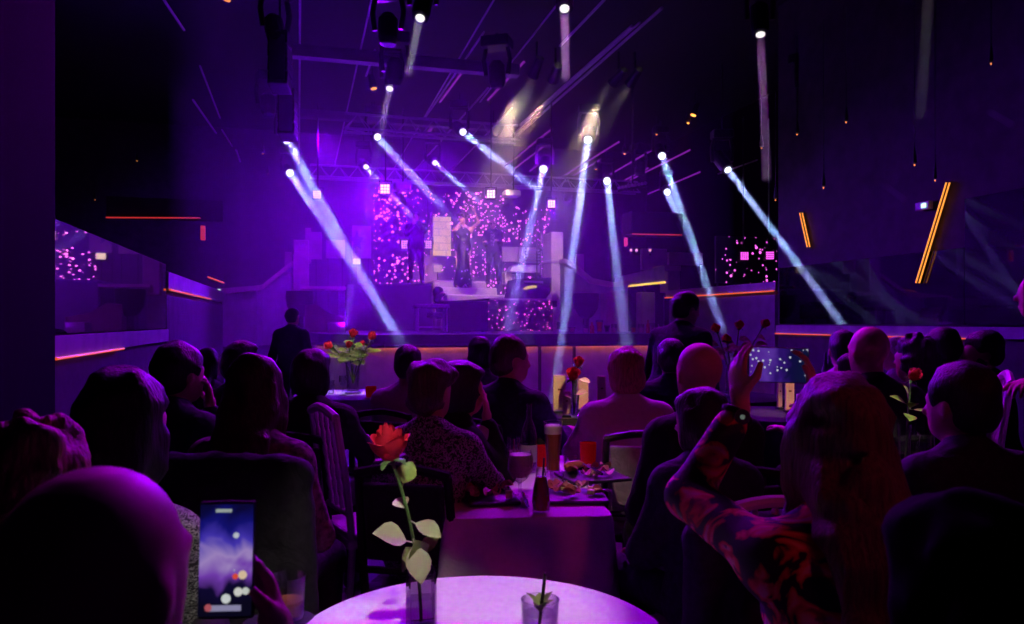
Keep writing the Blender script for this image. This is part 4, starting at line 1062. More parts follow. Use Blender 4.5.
l_.new(ramp(seq, sp_.outputs[0], [(.0, (.012, .012, .02)), (.955, (.02, .02, .03)), (.96, (.9, .75, .95))], 'CONSTANT'), b_.inputs['Base Color'])
silv = mat('silver_satin', (.6, .56, .6), .25, .3)
flw = cloth('floral_shoulder', (.2, .12, .14), var=.8)

# ---------------------------------------------------------------- the guests, left side
person('person with light curly hair sitting at the far left edge', (38, 414), 1.42, 8, sex='f', hair='curly', hairm_=MATS['hair_blond'], top='blouse', topm=blk, h=.013)
pb = person('person with a shaved head, closest at the lower left, filming with a phone', (101, 464), .78, 12, yaw=4, hair='bald', top='jacket', topm=blk, h=.0105, lift=.0,
       armL='lap', armR={'at': W(281, 650, 1.12), 'dir': (-.30, .10, .95), 'n': (-.75, -.65, 0), 'side': (-.2, -.9, .3), 'curl': .8, 'pole': (.7, -.2, -.8)}, skin='skin')
person('woman with long straight dark hair, black top, in front of the orange-lit ledge', (127, 367), 1.75, 14, sex='f', hair='long', hairm_=MATS['hair_dark'], top='blouse', topm=lstr, h=.0125, width=1.05, armL='lap', armR='lap')
person('man in a dark jacket resting his chin on his hand, near the wall mirror', (181, 342), 3.4, 20, yaw=14, hair='short', top='jacket', topm=navy, armR='chin', h=.015, lean=10)
person('small far guest with long hair between the chin-resting man and dark-haired woman', (209, 346), 5.6, 18, yaw=20, sex='f', hair='long', top='blouse', topm=gry, h=.019)
person('guest with dark shoulder-length hair behind the woman with the flowered shoulder', (241, 338), 4.5, 16, sex='f', hair='bob', top='blouse', topm=blk, h=.018)
person('woman with long brown hair and a flowered shoulder, dark coat over her chair', (258, 352), 2.7, 10, sex='f', hair='longfront', hairm_=MATS['hair_brown'], top='blouse', topm=flw, bot=drk, h=.0145, width=1.1, armL='lap', armR='lap')
person('guest in a dark top with chin-length hair, beside the white spindle chair on the left', (313, 348), 3.9, 5, yaw=18, sex='f', hair='bob', top='jacket', topm=blk, h=.017, width=1.2)
person('man in a pale shirt under the end of the left beams', (409, 343), 4.8, 18, yaw=-10, hair='short', top='shirt', topm=lsh, bot=drk, h=.018)
person('woman with short tousled hair and a speckled dark top behind the red rose', (432, 359), 3.1, 12, yaw=20, sex='f', hair='pixie', hairm_=MATS['hair_brown'], top='blouse', topm=lace, h=.0145, width=1.12)
p11 = person('woman turned to the right with a silver scarf, beside the speckled top', (463, 360), 3.35, 60, yaw=12, sex='f', hair='bob', top='jacket', topm=blk, armR='chin', armL='table', h=.0155, skin='skin_warm')
person('guest with straight hair seen from behind, right before the stage front', (480, 334), 5.8, -8, sex='f', hair='bob', top='blouse', topm=gry, h=.019)
person('man in a dark suit facing right with a pale collar, before the stage', (511, 337), 4.35, 35, yaw=30, hair='crop', hairm_=MATS['hair_brown'], top='jacket', topm=navy, h=.017, width=1.1, skin='skin_warm')
# middle
person('blonde woman in a white blazer with her back to us', (625, 347), 4.0, -4, yaw=-14, sex='f', hair='bob', hairm_=MATS['hair_blond'], top='jacket', topm=blz, bot=drk, h=.0165, width=1.22, lean=4)
person('waiter in dark clothes standing and leaning by the stage', (687, 290), 5.7, 55, yaw=14, pitch=14, pose='stand', hair='short', top='jacket', topm=navy, armL='down', armR='down', h=.018, lean=16, side=0, width=1.2)
person('guest with short dark hair in front of the standing waiter', (671, 336), 4.9, 10, hair='short', top='jacket', topm=navy, h=.018)
person('bald man with reddish light on his head, middle right', (698, 342), 3.05, -12, yaw=-6, hair='bald', top='jacket', topm=blk, h=.015, skin='skin_warm', armL='lap', armR='lap', width=.9)
p18 = person('small guest with dark hair leaning left, dark jacket over a white chair', (700, 387), 2.62, -18, yaw=-22, side=2, sex='f', hair='bob', top='coat', topm=navy, h=.0145, lift=-.02, lean=6, armL='lap', armR='lap')
# right
ph = person('blonde woman in a red floral blouse holding up a phone with both hands', (833, 373), 1.62, -6, yaw=-3, sex='f', hair='longfront', hairm_=hairm('hair_light', (.12, .075, .05)), top='blouse', topm=flo, bot=drk, h=.0125, cuff=.8, lean=8,
       armL={'at': W(741, 408, 1.86), 'dir': (.0, .25, 1), 'n': (1, .25, 0), 'side': (.35, -.9, .3), 'curl': .45, 'pole': (-.9, .1, -1)},
       armR={'at': W(818, 408, 1.9), 'dir': (-.12, .3, 1), 'n': (-1, .25, 0), 'side': (-.35, -.9, .3), 'curl': .5, 'pole': (.5, -.3, -1)}, width=1.1, skin='skin_warm')
person('dark close figure at the lower right corner, seen from behind', (964, 492), .92, -14, sex='f', hair='bob', hairm_=MATS['hair_black'], top='jacket', topm=blk, h=.0115, width=1.1)
person('man in a dark navy jacket below the white spindle chair on the right', (958, 362), 2.45, -10, yaw=-18, hair='short', top='jacket', topm=navy, h=.0145)
person('young man with short dark hair and a white shirt at the right wall', (842, 328), 5.0, 4, hair='short', top='shirt', topm=wht, lift=.06, h=.018)
person('bald man in a black suit with a white collar, right side', (868, 326), 3.8, -8, yaw=-8, hair='bald', top='jacket', topm=blk, lift=.06, h=.016, skin='skin_warm')
person('guest with a bare arm between the white shirt and the bald man in black', (850, 350), 4.4, -30, yaw=-25, sex='f', hair='bun', top='tee', topm=blk, lift=.0, h=.018)
person('woman with curly dark hair in front of the second white shirt', (914, 333), 4.1, -20, yaw=-12, sex='f', hair='curly', top='blouse', topm=blk, lift=.04, h=.0165)
person('man in a white shirt with thick dark hair, right of the curly-haired woman', (941, 325), 4.9, -12, yaw=-14, hair='short', top='shirt', topm=wht, lift=.07, h=.018)
person('bearded man in black looking left, behind the white chair at the right', (981, 330), 4.7, -60, yaw=-22, hair='short', top='jacket', topm=blk, lift=.05, h=.017, beard=MATS['hair_dark'])
person('grey-haired guest half hidden behind the curly-haired woman', (893, 336), 5.6, -30, yaw=-20, sex='f', hair='pixie', hairm_=MATS['hair_grey'], top='blouse', topm=lsh, lift=.03, h=.019)
person('standing person in a pale shirt reaching left at the right picture edge', (1046, 262), 3.3, -50, pose='stand', hair='crop', hairm_=MATS['hair_auburn'], top='shirt', topm=pink, bot=drk, armL='down', armR={'at': W(1012, 402, 2.9), 'curl': .4}, h=.0155, lean=18, cuff=.55, skin='skin_warm')
# far left staff
person('waiter silhouette standing by the left bowl planter', (293, 317), 8.7, 10, pose='stand', hair='crop', top='shirt', topm=blk, bot=drk, armL='down', armR='down', h=.024, s=.88)
# ---------------------------------------------------------------- on stage
sz = 2.0
y1 = ony(463, 287, 16.7); 
def stagep(px, pyh, pyf, Y): 
    c = ony(px, pyf, Y); return (px, pyh), c.x * SN + c.y * CS, c.z
hp_, D_, z_ = stagep(463, 213, 288.5, 16.1)
person('woman singer with big curly hair and a glittering black gown, arm raised', hp_, D_, 172, yaw=22, sex='f', pose='stand', hair='afro', hairm_=MATS['hair_brown'], top='gown', topm=seq, lean=0, floor=z_, h=.019, width=1.22,
       armL={'loc': (-.24, .22, 1.63), 'pole': (-1, .1, -.9), 'dir': (.5, -.1, .8), 'n': (.3, .9, 0), 'curl': .9}, armR={'loc': (.06, .2, 1.42), 'pole': (.8, -.1, -1), 'dir': (0, .3, .8), 'n': (-.2, .9, 0), 'curl': 1.0}, skin='skin_warm')
hp_, D_, z_ = stagep(493, 219.5, 285, 16.4)
px_ = person('man in sunglasses, dark suit and glittering open shirt beside the singer', hp_, D_, 184, sex='m', pose='stand', hair='bald', top='jacket', topm=cloth('stage_suit', (.03, .022, .045)), bot=drk, armL={'loc': (-.12, .22, .96), 'curl': .8, 'pole': (-.25, -.6, -1)}, armR={'loc': (.15, .2, .94), 'curl': .8, 'pole': (.25, -.6, -1)}, lean=0, floor=z_, h=.019, skin='skin_warm', legs=None)
H = px_['H']; o = px_['o']
MB().ball(H(.033, .1, .0), (.026 * px_['hs'], .012, .018), 10).ball(H(-.033, .1, .0), (.026 * px_['hs'], .012, .018), 10).tube([H(-.075, .02, 0), H(-.06, .09, .004), H(.06, .09, .004), H(.075, .02, 0)], .005, 6).build('sunglasses', mat('dark_lens', (.01, .01, .012), .1), o, smooth=True)
tp = px_['tp']; mbx = MB()
for k in range(46):
    x, z = rnd.uniform(-.05, .05), rnd.uniform(.0, .46); mbx.ball(tp(x * (1 - .3 * z), .128 + rnd.uniform(-.004, .006), z), (.012, .008, .012), 6)
mbx.build('shirt_sequins', mat('sequin_gold', (.95, .8, .85), .25, .6), o)
hp_, D_, z_ = stagep(416, 212, 284, 15.6)
person('man standing in violet shadow on the left riser with hands before his chest', hp_, D_, 176, sex='m', pose='stand', hair='crop', top='jacket', topm=navy, bot=drk, armL={'loc': (-.05, .26, 1.25), 'curl': .8, 'dir': (.3, .3, .8), 'n': (0, -1, .2)}, armR={'loc': (.05, .26, 1.18), 'curl': .8, 'dir': (-.3, .3, .8), 'n': (0, -1, .2)}, lean=0, floor=z_, h=.019, width=1.12)
c = W(439, 291, 13.4)
person('pianist in dark clothes sitting at the grand piano, seen from behind', (439, 291), 13.4, 60, sex='m', pose='sit', hair='short', top='jacket', topm=navy, armL={'loc': (-.12, .42, .74)}, armR={'loc': (.15, .42, .74)}, floor=ST - .02, lift=.02, h=.021)
# microphone and bass guitar
t = thing('microphone', 'black microphone held at the mouth of the singer', 'microphone', W(461.5, 226.5, hp_[0] * 0 + 16.35))
MB().tube([(0, 0, -.1), (0, 0, .0)], [.012, .018], 8).build('handle', black_m, t); MB().ball((0, 0, .02), .028, 10).build('grille', metal_l, t)
# ================================================================ tables, chairs, flowers, glass
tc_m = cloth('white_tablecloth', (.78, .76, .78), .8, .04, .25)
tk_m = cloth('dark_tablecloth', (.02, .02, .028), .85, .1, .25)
glass = thin_glass('clear_glass', (.93, .93, .95), .35)
real_glass = mat('thick_glass', (.95, .95, .97), .03, trans=1.0)
chair_m = mat('pale_chair', (.62, .58, .62), .4); pad_m = cloth('chair_pad', (.5, .46, .5), var=.1)
def skirt(w, d, drop, n=14, rr=.03, wav=.012, seed=1):
    """a cloth top with hanging folds; w x d, or a disc when d is None"""
    rg = random.Random(seed); loop = []
    if d is None:
        for i in range(96): a = 2 * PI * i / 96; loop.append((Vector((math.cos(a), math.sin(a), 0)) * w, Vector((math.cos(a), math.sin(a), 0))))
    else:
        per = []
        cs = [(w / 2 - rr, d / 2 - rr), (-w / 2 + rr, d / 2 - rr), (-w / 2 + rr, -d / 2 + rr), (w / 2 - rr, -d / 2 + rr)]
        for ci, (cx, cy_) in enumerate(cs):
            for k in range(5):
                a = PI / 2 * ci + PI / 2 * k / 4; nrm = Vector((math.cos(a), math.sin(a), 0)); per.append((Vector((cx, cy_, 0)) + nrm * rr, nrm))
            nx = cs[(ci + 1) % 4]; a = PI / 2 * (ci + 1); nrm = Vector((math.cos(a), math.sin(a), 0))
            for k in range(1, 14): per.append((Vector((cx, cy_, 0)).lerp(Vector((*nx, 0)), k / 14) + nrm * rr, nrm))
        loop = per
    N_ = len(loop); mb = MB(); vs = []
    rows = [(-.012, .0), (0, -.004), (.006, -.02)] + [(.008 + .05 * t, -.02 - (drop - .02) * t) for t in (.15, .35, .6, .8, 1)]
    ph = [rg.uniform(0, 6) for _ in range(4)]
    for ri, (o, z) in enumerate(rows):
        t = max(0, -z / drop)
        for i, (p, nn) in enumerate(loop):
            wv = wav * t * (math.sin(i * 2 * PI * n / N_ + ph[0]) + .6 * math.sin(i * 2 * PI * (n * .6) / N_ + ph[1])) * 1.6
            q = p + nn * (o + wv); vs.append((q.x, q.y, z))
    fs = [(r * N_ + i, r * N_ + (i + 1) % N_, (r + 1) * N_ + (i + 1) % N_, (r + 1) * N_ + i) for r in range(len(rows) - 1) for i in range(N_)]
    fs.append(tuple(range(N_))); mb.add(vs, fs); return mb
def table(name, label, c, ztop, w, d, rz, cm, clabel, drop=.5, legs=True, group=None, n=14):
    t = thing(name, label, 'table', (c[0], c[1], 0), rz)
    if d is None:
        MB().lathe([(w * .97, ztop - .03), (w * .97, ztop - .004)], (0, 0, 0), 48).build('tabletop', metal_d, t)
        MB().lathe([(.22, 0), (.22, .02), (.03, .04), (.03, ztop - .03)], (0, 0, 0), 16).build('pedestal', metal_d, t)
    else:
        MB().box((0, 0, ztop - .018), (w * .97, d * .97, .026)).build('tabletop', metal_d, t)
        for i in (-1, 1):
            for j in (-1, 1): MB().box((i * (w / 2 - .08), j * (d / 2 - .08), (ztop - .03) / 2), (.045, .045, ztop - .03)).build('leg', metal_d, t)
    cl = skirt(w, d, drop, n, seed=int(c[0] * 7) & 63).build('tablecloth', cm, None, (c[0], c[1], ztop), smooth=True); cl.rotation_euler = (0, 0, rz)
    tag(cl, clabel, 'tablecloth'); return t
# ---- near round table
TZ = .75
tc = W(480, 400, 1.70)
table('round_table', 'small round table nearest to us, under a pale cloth', (tc.x, tc.y), TZ, .43, None, 0, tc_m, 'pale cloth on the round table nearest to us', .45)
# ---- set table in the middle
A_, B_, C_ = onz(443, 518, TZ), onz(613, 515, TZ), onz(626, 463, TZ)
ex = (B_ - A_); wT = ex.length; ang = math.atan2(ex.y, ex.x)
ey = Vector((-math.sin(ang), math.cos(ang), 0)); dT = 1.25
mid = A_ + ex * .5 + ey * dT / 2
table('dining_table', 'rectangular table set with food boards and drinks in the middle', (mid.x, mid.y), TZ, wT, dT, ang, tc_m, 'white cloth on the rectangular table of food boards', .62)
TT = TZ + .003
# ---- dark tables farther off
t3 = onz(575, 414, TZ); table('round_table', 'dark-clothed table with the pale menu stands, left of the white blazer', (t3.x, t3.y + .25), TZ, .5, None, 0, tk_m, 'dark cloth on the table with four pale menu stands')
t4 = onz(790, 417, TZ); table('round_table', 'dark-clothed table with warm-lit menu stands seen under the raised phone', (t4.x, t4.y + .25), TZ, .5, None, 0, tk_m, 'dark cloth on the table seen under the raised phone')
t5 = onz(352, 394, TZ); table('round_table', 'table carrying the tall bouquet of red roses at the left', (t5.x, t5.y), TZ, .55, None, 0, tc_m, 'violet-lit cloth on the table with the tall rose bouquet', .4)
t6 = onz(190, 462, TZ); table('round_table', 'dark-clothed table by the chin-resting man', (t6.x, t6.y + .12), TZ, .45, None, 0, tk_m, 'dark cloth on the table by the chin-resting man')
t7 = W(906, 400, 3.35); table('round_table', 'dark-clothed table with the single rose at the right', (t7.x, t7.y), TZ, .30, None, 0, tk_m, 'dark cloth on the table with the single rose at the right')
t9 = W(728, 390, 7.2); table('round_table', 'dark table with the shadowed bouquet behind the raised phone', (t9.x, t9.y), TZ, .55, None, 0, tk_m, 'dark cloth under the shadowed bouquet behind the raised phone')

# ---- chairs
def chair(label, x, y, face, dark=False, group=None):
    """spindle-back banquet chair; face in degrees right of the view direction"""
    t = thing('banquet_chair', label, 'chair', (x, y, 0), -(YAW + math.radians(face)), group)
    fm = mat('dark_chair', (.012, .011, .013), .8, spec=.1) if dark == 2 else metal_d if dark else chair_m; pad_m = blk if dark == 2 else MATS['chair_pad']
    seat = MB().box((0, 0, .41), (.40, .40, .035), 0, .012).build('seat', fm, t)
    MB().box((0, 0, .438), (.38, .38, .03), 0, .014).build('cushion', pad_m, seat)
    for i in (-1, 1):
        MB().tube([(i * .18, .17, 0), (i * .175, .17, .2), (i * .175, .17, .40)], [.013, .017, .017], 8).build('leg', fm, t)
        MB().tube([(i * .18, -.20, 0), (i * .175, -.17, .41)], [.014, .018], 8).build('leg', fm, t)
        MB().tube([(i * .175, -.17, .41), (i * .178, -.20, .65), (i * .17, -.245, .90)], .017, 8).build('back_post', fm, t)
    pts = [(x_, -.247 - .01 * math.cos(x_ * 8), .90 + .028 * math.cos(x_ * 8.7)) for x_ in (-.18, -.12, -.06, 0, .06, .12, .18)]
    MB().tube(pts, .019, 8).build('top_rail', fm, t)
    MB().tube([(-.175, -.215, .60 + .12), (.175, -.215, .60 + .12)] if False else [(-.176, -.19, .53), (.176, -.19, .53)], .014, 8).build('lower_rail', fm, t)
    if dark: MB().box((0, -.222, .72), (.31, .03, .30), 0, .012, rx=.16).build('back_panel', pad_m, t)
    else:
        for k in range(4):
            x_ = -.108 + .072 * k; p = [Vector((x_, -.19, .53)).lerp(Vector((x_, -.247, .91)), q / 12) for q in range(13)]
            MB().tube(p, [.008 + .0055 * (q % 2) for q in range(13)], 8).build('spindle', fm, t)
    for z in (.16,):
        MB().tube([(-.175, .17, z), (.175, .17, z)], .009, 6).build('stretcher', fm, t); MB().tube([(-.178, -.19, z), (.178, -.19, z)], .009, 6).build('stretcher', fm, t)
    return t
def seat_of(frag, label, dark=2, back=.02, dx=0, df=0):
    k = [p for p in PEOPLE if frag in p][0]; q = PEOPLE[k]
    f_ = -math.degrees(q['o'].rotation_euler.z) - math.degrees(YAW) + df
    v = Rot = q['Rz'] @ Vector((dx, -back, 0)); return chair(label, q['org'].x + v.x, q['org'].y + v.y, f_, dark)
c8 = W(374, 440, 3.6)
chair('white spindle-back chair showing beside the dark top on the left', c8.x, c8.y, 58).scale = (1, 1, 1.15)
seat_of('white blazer', 'dark-framed chair with a pale back panel behind the white blazer', True, .10, .03, 8)
seat_of('small guest', 'white chair under the dark jacket hung in the middle right', False, back=.06)
c27 = W(945, 405, 3.7); chair('white spindle-back chair against the black clothes at the right', c27.x, c27.y, -64).scale = (1, 1, 1.3)
for fr, lb in [('long brown hair', 'chair under the dark coat behind the long-haired woman'), ('curly hair sitting', 'chair of the curly-haired guest at the far left edge'), ('shaved head', 'chair of the shaved-headed person at the lower left'), ('long straight dark', 'chair of the woman with long straight dark hair'), ('chin on his hand', 'chair of the chin-resting man'),
               ('chin-length hair', 'chair of the guest in the dark top at the left'), ('tousled', 'chair of the woman in the speckled top'), ('silver scarf', 'chair of the woman with the silver scarf'), ('facing right with a pale', 'chair of the suited man facing right'), ('under the end of the left', 'chair of the man in the pale shirt'),
               ('reddish light', 'chair of the bald man at middle right'), ('floral blouse', 'chair of the woman in the floral blouse'), ('dark close figure', 'chair of the dark close figure at the lower right'), ('dark navy jacket below', 'chair of the man in the dark navy jacket at the right'), ('bald man in a black suit', 'chair of the bald man in the black suit'),
               ('white shirt at the right wall', 'chair of the young man in the white shirt'), ('thick dark hair', 'chair of the second man in a white shirt'), ('bearded', 'chair of the bearded man'), ('curly dark hair in front', 'chair of the curly-haired woman at the right'), ('small far guest', 'chair of the small far guest at the left'), ('shoulder-length hair', 'chair of the guest with shoulder-length hair'), ('straight hair seen', 'chair of the guest right before the stage'), ('short dark hair in front', 'chair of the guest before the standing waiter'), ('bare arm', 'chair of the bare-armed guest'), ('grey-haired', 'chair of the grey-haired guest')]:
    seat_of(fr, lb)
# dark coats hung over chair backs
def draped(frag, label, wd_, z0, z1, m, back=.235, bulge=.1, dx=0):
    k = [p for p in PEOPLE if frag in p][0]; q = PEOPLE[k]
    t = None
    P_ = [rc((-wd_ / 2 + dx, -back, z1), (wd_ / 2 + dx, -back, z1), .05, .05, .05)]
    for i in range(6):
        x = dx + (-.5 + i / 5) * wd_; P_.append(rc((x, -back - .02, z1 - .02), (x * 1.12, -back - bulge, z0), .055, .07 + .012 * (i % 2), .035))
    o = np_obj('coat', [sdf_mesh(P_, .018, jitter=.006)], m); o.location = q['org']; o.rotation_euler = q['o'].rotation_euler; tag(o, label, 'coat'); return o
draped('long brown hair', 'dark coat hung over the chair of the long-haired woman', .42, .26, 1.0, blk, .25, .07, .10)
draped('small guest', 'dark navy jacket hung over the white chair in the middle right', .42, .42, .84, navy, .29, .05)
draped('white blazer', 'white jacket part over the chair back of the blonde woman', .3, .55, .82, blz, .30, .02) if False else None

# ---- roses
red_m = mat('rose_red', (.55, .012, .015), .6, spec=.12); n_, l_, b_ = nodes(red_m)
l_.new(ramp(red_m, noise(red_m, 30, coord(red_m), 3), [(.3, (.45, .006, .016)), (.7, (.85, .03, .09))]), b_.inputs['Base Color'])
leaf_m = mat('rose_leaf', (.10, .20, .05), .5); n_, l_, b_ = nodes(leaf_m)
l_.new(ramp(leaf_m, noise(leaf_m, 45, coord(leaf_m), 3), [(.3, (.12, .20, .04)), (.7, (.28, .36, .09))]), b_.inputs['Base Color'])
leafp_m = mat('rose_leaf_pale', (.45, .46, .28), .6)
stem_m = mat('rose_stem', (.07, .14, .035), .5)
def blossom(r, seed=0, droop=0):
    rg = random.Random(seed); mb = MB()
    n = 17
    for i in range(n):
        t = i / (n - 1); a0 = i * 2.4; rad = r * (.10 + .76 * t); hgt = r * (1.85 - .45 * t); half = .62 + .35 * (1 - t) + .1; open_ = t ** 1.6
        vs = []; NU, NV = 9, 8
        for v in range(NV):
            q = v / (NV - 1)
            for u in range(NU):
                s_ = -1 + 2 * u / (NU - 1)
                wq = math.sin(min(1, q * 1.25 + .12) * PI / 2) * (1 - .35 * q ** 6)
                a = a0 + s_ * half * wq
                rr = rad * (.35 + .65 * math.sin(min(1, q * 1.5) * PI / 2)) * (1 + .10 * math.sin(q * PI))
                rr += r * open_ * .34 * max(0, q - .62) ** 1.2 * 2.0
                z = hgt * q - open_ * r * .9 * max(0, q - .72) ** 1.3 * 2 - .10 * r * s_ * s_ * q + rg.uniform(-.012, .012) * r
                vs.append((rr * math.cos(a), rr * math.sin(a), z - .15 * r))
        mb.add(vs, [(v * NU + u, v * NU + u + 1, (v + 1) * NU + u + 1, (v + 1) * NU + u) for v in range(NV - 1) for u in range(NU - 1)])
    mb.ball((0, 0, .15 * r), (.5 * r, .5 * r, .42 * r), 12)
    return mb
def sepals(r):
    mb = MB(); mb.ball((0, 0, -.16 * r), (.30 * r, .30 * r, .26 * r), 10)
    for k in range(5):
        a = k * 2 * PI / 5; d = Vector((math.cos(a), math.sin(a), 0)); s_ = Vector((-d.y, d.x, 0))
        P = [d * .2 * r + Vector((0, 0, -.12 * r)), d * .75 * r + Vector((0, 0, -.12 * r)), d * 1.0 * r + Vector((0, 0, -.38 * r))]
        W_ = [.2 * r, .2 * r, .01 * r]; vs = []
        for p, w_ in zip(P, W_): vs += [p - s_ * w_, p + Vector((0, 0, .04 * r)), p + s_ * w_]
        mb.add(vs, [(0, 1, 4, 3), (1, 2, 5, 4), (3, 4, 7, 6), (4, 5, 8, 7)])
    return mb
def leaf(base, tip, w_, up=(0, 0, 1), curl=.2):
    base, tip, up = Vector(base), Vector(tip), Vector(up); d = tip - base; L = d.length; d.normalize(); s_ = d.cross(up).normalized(); n = s_.cross(d)
    mb = MB(); vs = []; NV = 11
    for v in range(NV):
        q = v / (NV - 1); hw = w_ * math.sin(PI * min(1, q ** .95)) * (1 + .05 * (v % 2)) + .0005
        c = base + d * L * q + n * (curl * L * (q * (1 - q)) * 2)
        for s in (-1, -.5, 0, .5, 1): vs.append(c + s_ * hw * s + n * (abs(s) * hw * .28 - .0))
    return mb.add(vs, [(v * 5 + u, v * 5 + u + 1, (v + 1) * 5 + u + 1, (v + 1) * 5 + u) for v in range(NV - 1) for u in range(4)])
def rose(label, base, head, r, leaves, seed=0, bend=(0, 0, 0), tilt=None, stem_r=.004, group=None):
    """leaves: (fraction along the stem, tip offset, half width, material key)"""
    base, head = Vector(base), Vector(head); t = thing('red_rose', label, 'flower', base, 0, group)
    H_ = head - base; mid_ = H_ * .5 + Vector(bend); pts = []
    for k in range(13):
        q = k / 12; pts.append(mid_ * (2 * q * (1 - q)) * 1.0 + H_ * q * q + Vector(bend) * 0)
    MB().tube(pts, stem_r, 7).build('stem', stem_m, t, smooth=True)
    ax = (Vector(tilt) if tilt else (pts[-1] - pts[-3])).normalized(); q = ax.to_track_quat('Z', 'Y').to_matrix()
    for nm, mb, m in (('blossom', blossom(r, seed), red_m), ('sepals', sepals(r), stem_m)):
        par = t if nm == 'blossom' else bl_o
        mb.v = [tuple(q @ Vector(v) + H_ + ax * r * .15) for v in mb.v]; bl_o = mb.build(nm, m, par, smooth=True)
    for fr, off, w_, mk in leaves:
        i = fr * 12; k = min(int(i), 11); p = pts[k].lerp(pts[k + 1], i - k); off = Vector(off)
        b = p + off * .18
        o = leaf(b, p + off, w_, Vector((0, -.6, .8)) if abs(off.normalized().z) < .9 else Vector((0, -1, .1)), .12)
        o.tube([p, b], .0018, 5); o.build('leaf', leafp_m if mk else leaf_m, t, smooth=True)
    return t
R3 = Vector((CS, -SN, 0)); F3 = Vector((SN, CS, 0))
def dv(x, f, z): return R3 * x + F3 * f + Vector((0, 0, z))
def square_vase(label, c, w_, h_):
    t = thing('glass_vase', label, 'vase', c, -YAW + .25)
    o, i = w_ * .7071, (w_ - .008) * .7071
    mb = MB().lathe([(o, 0), (o, h_), (i, h_), (i, .014)], (0, 0, 0), 4); vs = [Vector(v) for v in mb.v]; q = Matrix.Rotation(PI / 4, 3, 'Z'); mb.v = [tuple(q @ v) for v in vs]
    mb.build('vessel', real_glass, t)
    mb = MB().box((0, 0, .045), (w_ - .012, w_ - .012, .06)); mb.build('water', thin_glass('water', (.9, .88, .95), .12), t)
    return t
D1 = 1.74
v0 = W(421, 400, D1); v0.z = TT
square_vase('square glass vase on the near round table', v0, .062, .135)
rose('large red rose with pale leaves standing in the vase on the near round table', v0 + Vector((0, 0, .02)), W(391, 459, D1 - .02), .047,
     [(.46, dv(-.085, -.05, .035), .031, 1), (.50, dv(.025, -.045, -.095), .028, 1), (.60, dv(.075, -.02, -.035), .022, 1), (.80, dv(.022, .02, .06), .022, 0), (.66, dv(-.03, .03, .02), .02, 1), (.40, dv(-.035, .03, -.05), .022, 0), (.36, dv(.05, .03, .05), .016, 0), (.34, dv(.0, -.03, .06), .028, 0), (.30, dv(-.03, .02, .045), .024, 0)], 3, dv(.03, 0, .02), dv(-.12, -.16, .95))
# ---- tall bouquet at the left
v5 = W(353, 400, 7.4); v5.z = TT
def tube_vase(label, c, r, h_):
    t = thing('glass_vase', label, 'vase', c)
    MB().lathe([(r * 1.1, 0), (r * 1.1, .012), (r * .8, .02), (r * .85, h_ * .5), (r, h_), (r * .93, h_), (r * .78, h_ * .5), (r * .7, .03)], (0, 0, 0), 20).build('vessel', glass, t, smooth=True)
    return t
tube_vase('tall slim glass vase under the rose bouquet at the left', v5, .075, .33)
for i, (px, py, dd, tl) in enumerate([(353, 337, 0, (0, -.3, 1)), (370, 339, -.05, (.5, -.4, .9)), (332, 347, .05, (-.8, -.2, .4)), (349, 347, -.06, (-.1, -.6, .8)), (362, 346, .1, (.2, .2, 1))]):
    lv = [(.55, dv(rnd.uniform(-.12, .12), -.08, rnd.uniform(-.02, .06)), .038, 0), (.68, dv(rnd.uniform(-.15, .15), -.05, rnd.uniform(0, .08)), .04, 0), (.78, dv(rnd.uniform(-.12, .12), -.09, .03), .035, 0), (.62, dv((.16, .17, -.17, -.1, .1)[i], -.03, .02), .03, 0)]
    lv += [(rnd.uniform(.5, .8), dv(rnd.uniform(-.16, .16), rnd.uniform(-.14, .02), rnd.uniform(-.05, .07)), rnd.uniform(.03, .045), 0) for _ in range(7)]
    rose(['topmost red rose of the tall bouquet at the left', 'rightmost red rose of the tall bouquet, tilted right', 'dark drooping rose at the left of the tall bouquet', 'red rose low in front of the tall bouquet', 'red rose bud standing at the back of the tall bouquet'][i], v5 + Vector((0, 0, .1)), W(px, py, 7.4 + dd), (.05, .05, .05, .038, .034)[i], lv, i, dv((0, .02, .05, 0, 0)[i], 0, .06), tl, .006)
# shadowed bouquet behind the phone
v9 = W(732, 400, 7.2); v9.z = TT
tube_vase('glass vase under the shadowed bouquet behind the raised phone', v9, .075, .30)
for i, (px, py) in enumerate([(717, 332), (739, 329), (763, 327), (727, 343)]):
    rose(['leftmost rose of the shadowed bouquet', 'second rose from the left in the shadowed bouquet', 'rightmost rose of the shadowed bouquet', 'low rose of the shadowed bouquet near the raised hand'][i], v9 + Vector((0, 0, .1)), W(px, py, 7.2), .05, [(.6, dv(.15, -.04, .03), .05, 0), (.7, dv(-.15, -.04, .02), .05, 0), (.8, dv(.1, .05, -.03), .045, 0), (.5, dv(-.12, .05, .05), .045, 0)], i + 9, dv(0, 0, .05), None, .006)
# single rose on the right table
v7 = W(904, 400, 3.3); v7.z = TT
tube_vase('slim glass vase with the single rose on the right table', v7, .03, .26)
rose('single red rose with bright green leaves on the right table', v7 + Vector((0, 0, .02)), W(911, 379, 3.3), .034, [(.72, dv(-.045, -.03, .09), .018, 0), (.66, dv(.085, -.04, -.015), .012, 0), (.62, dv(-.02, -.05, -.03), .028, 0), (.70, dv(-.085, .0, .04), .018, 0), (.66, dv(.01, -.05, .03), .026, 0)], 21, dv(.0, 0, .04), dv(.3, -.5, .7))
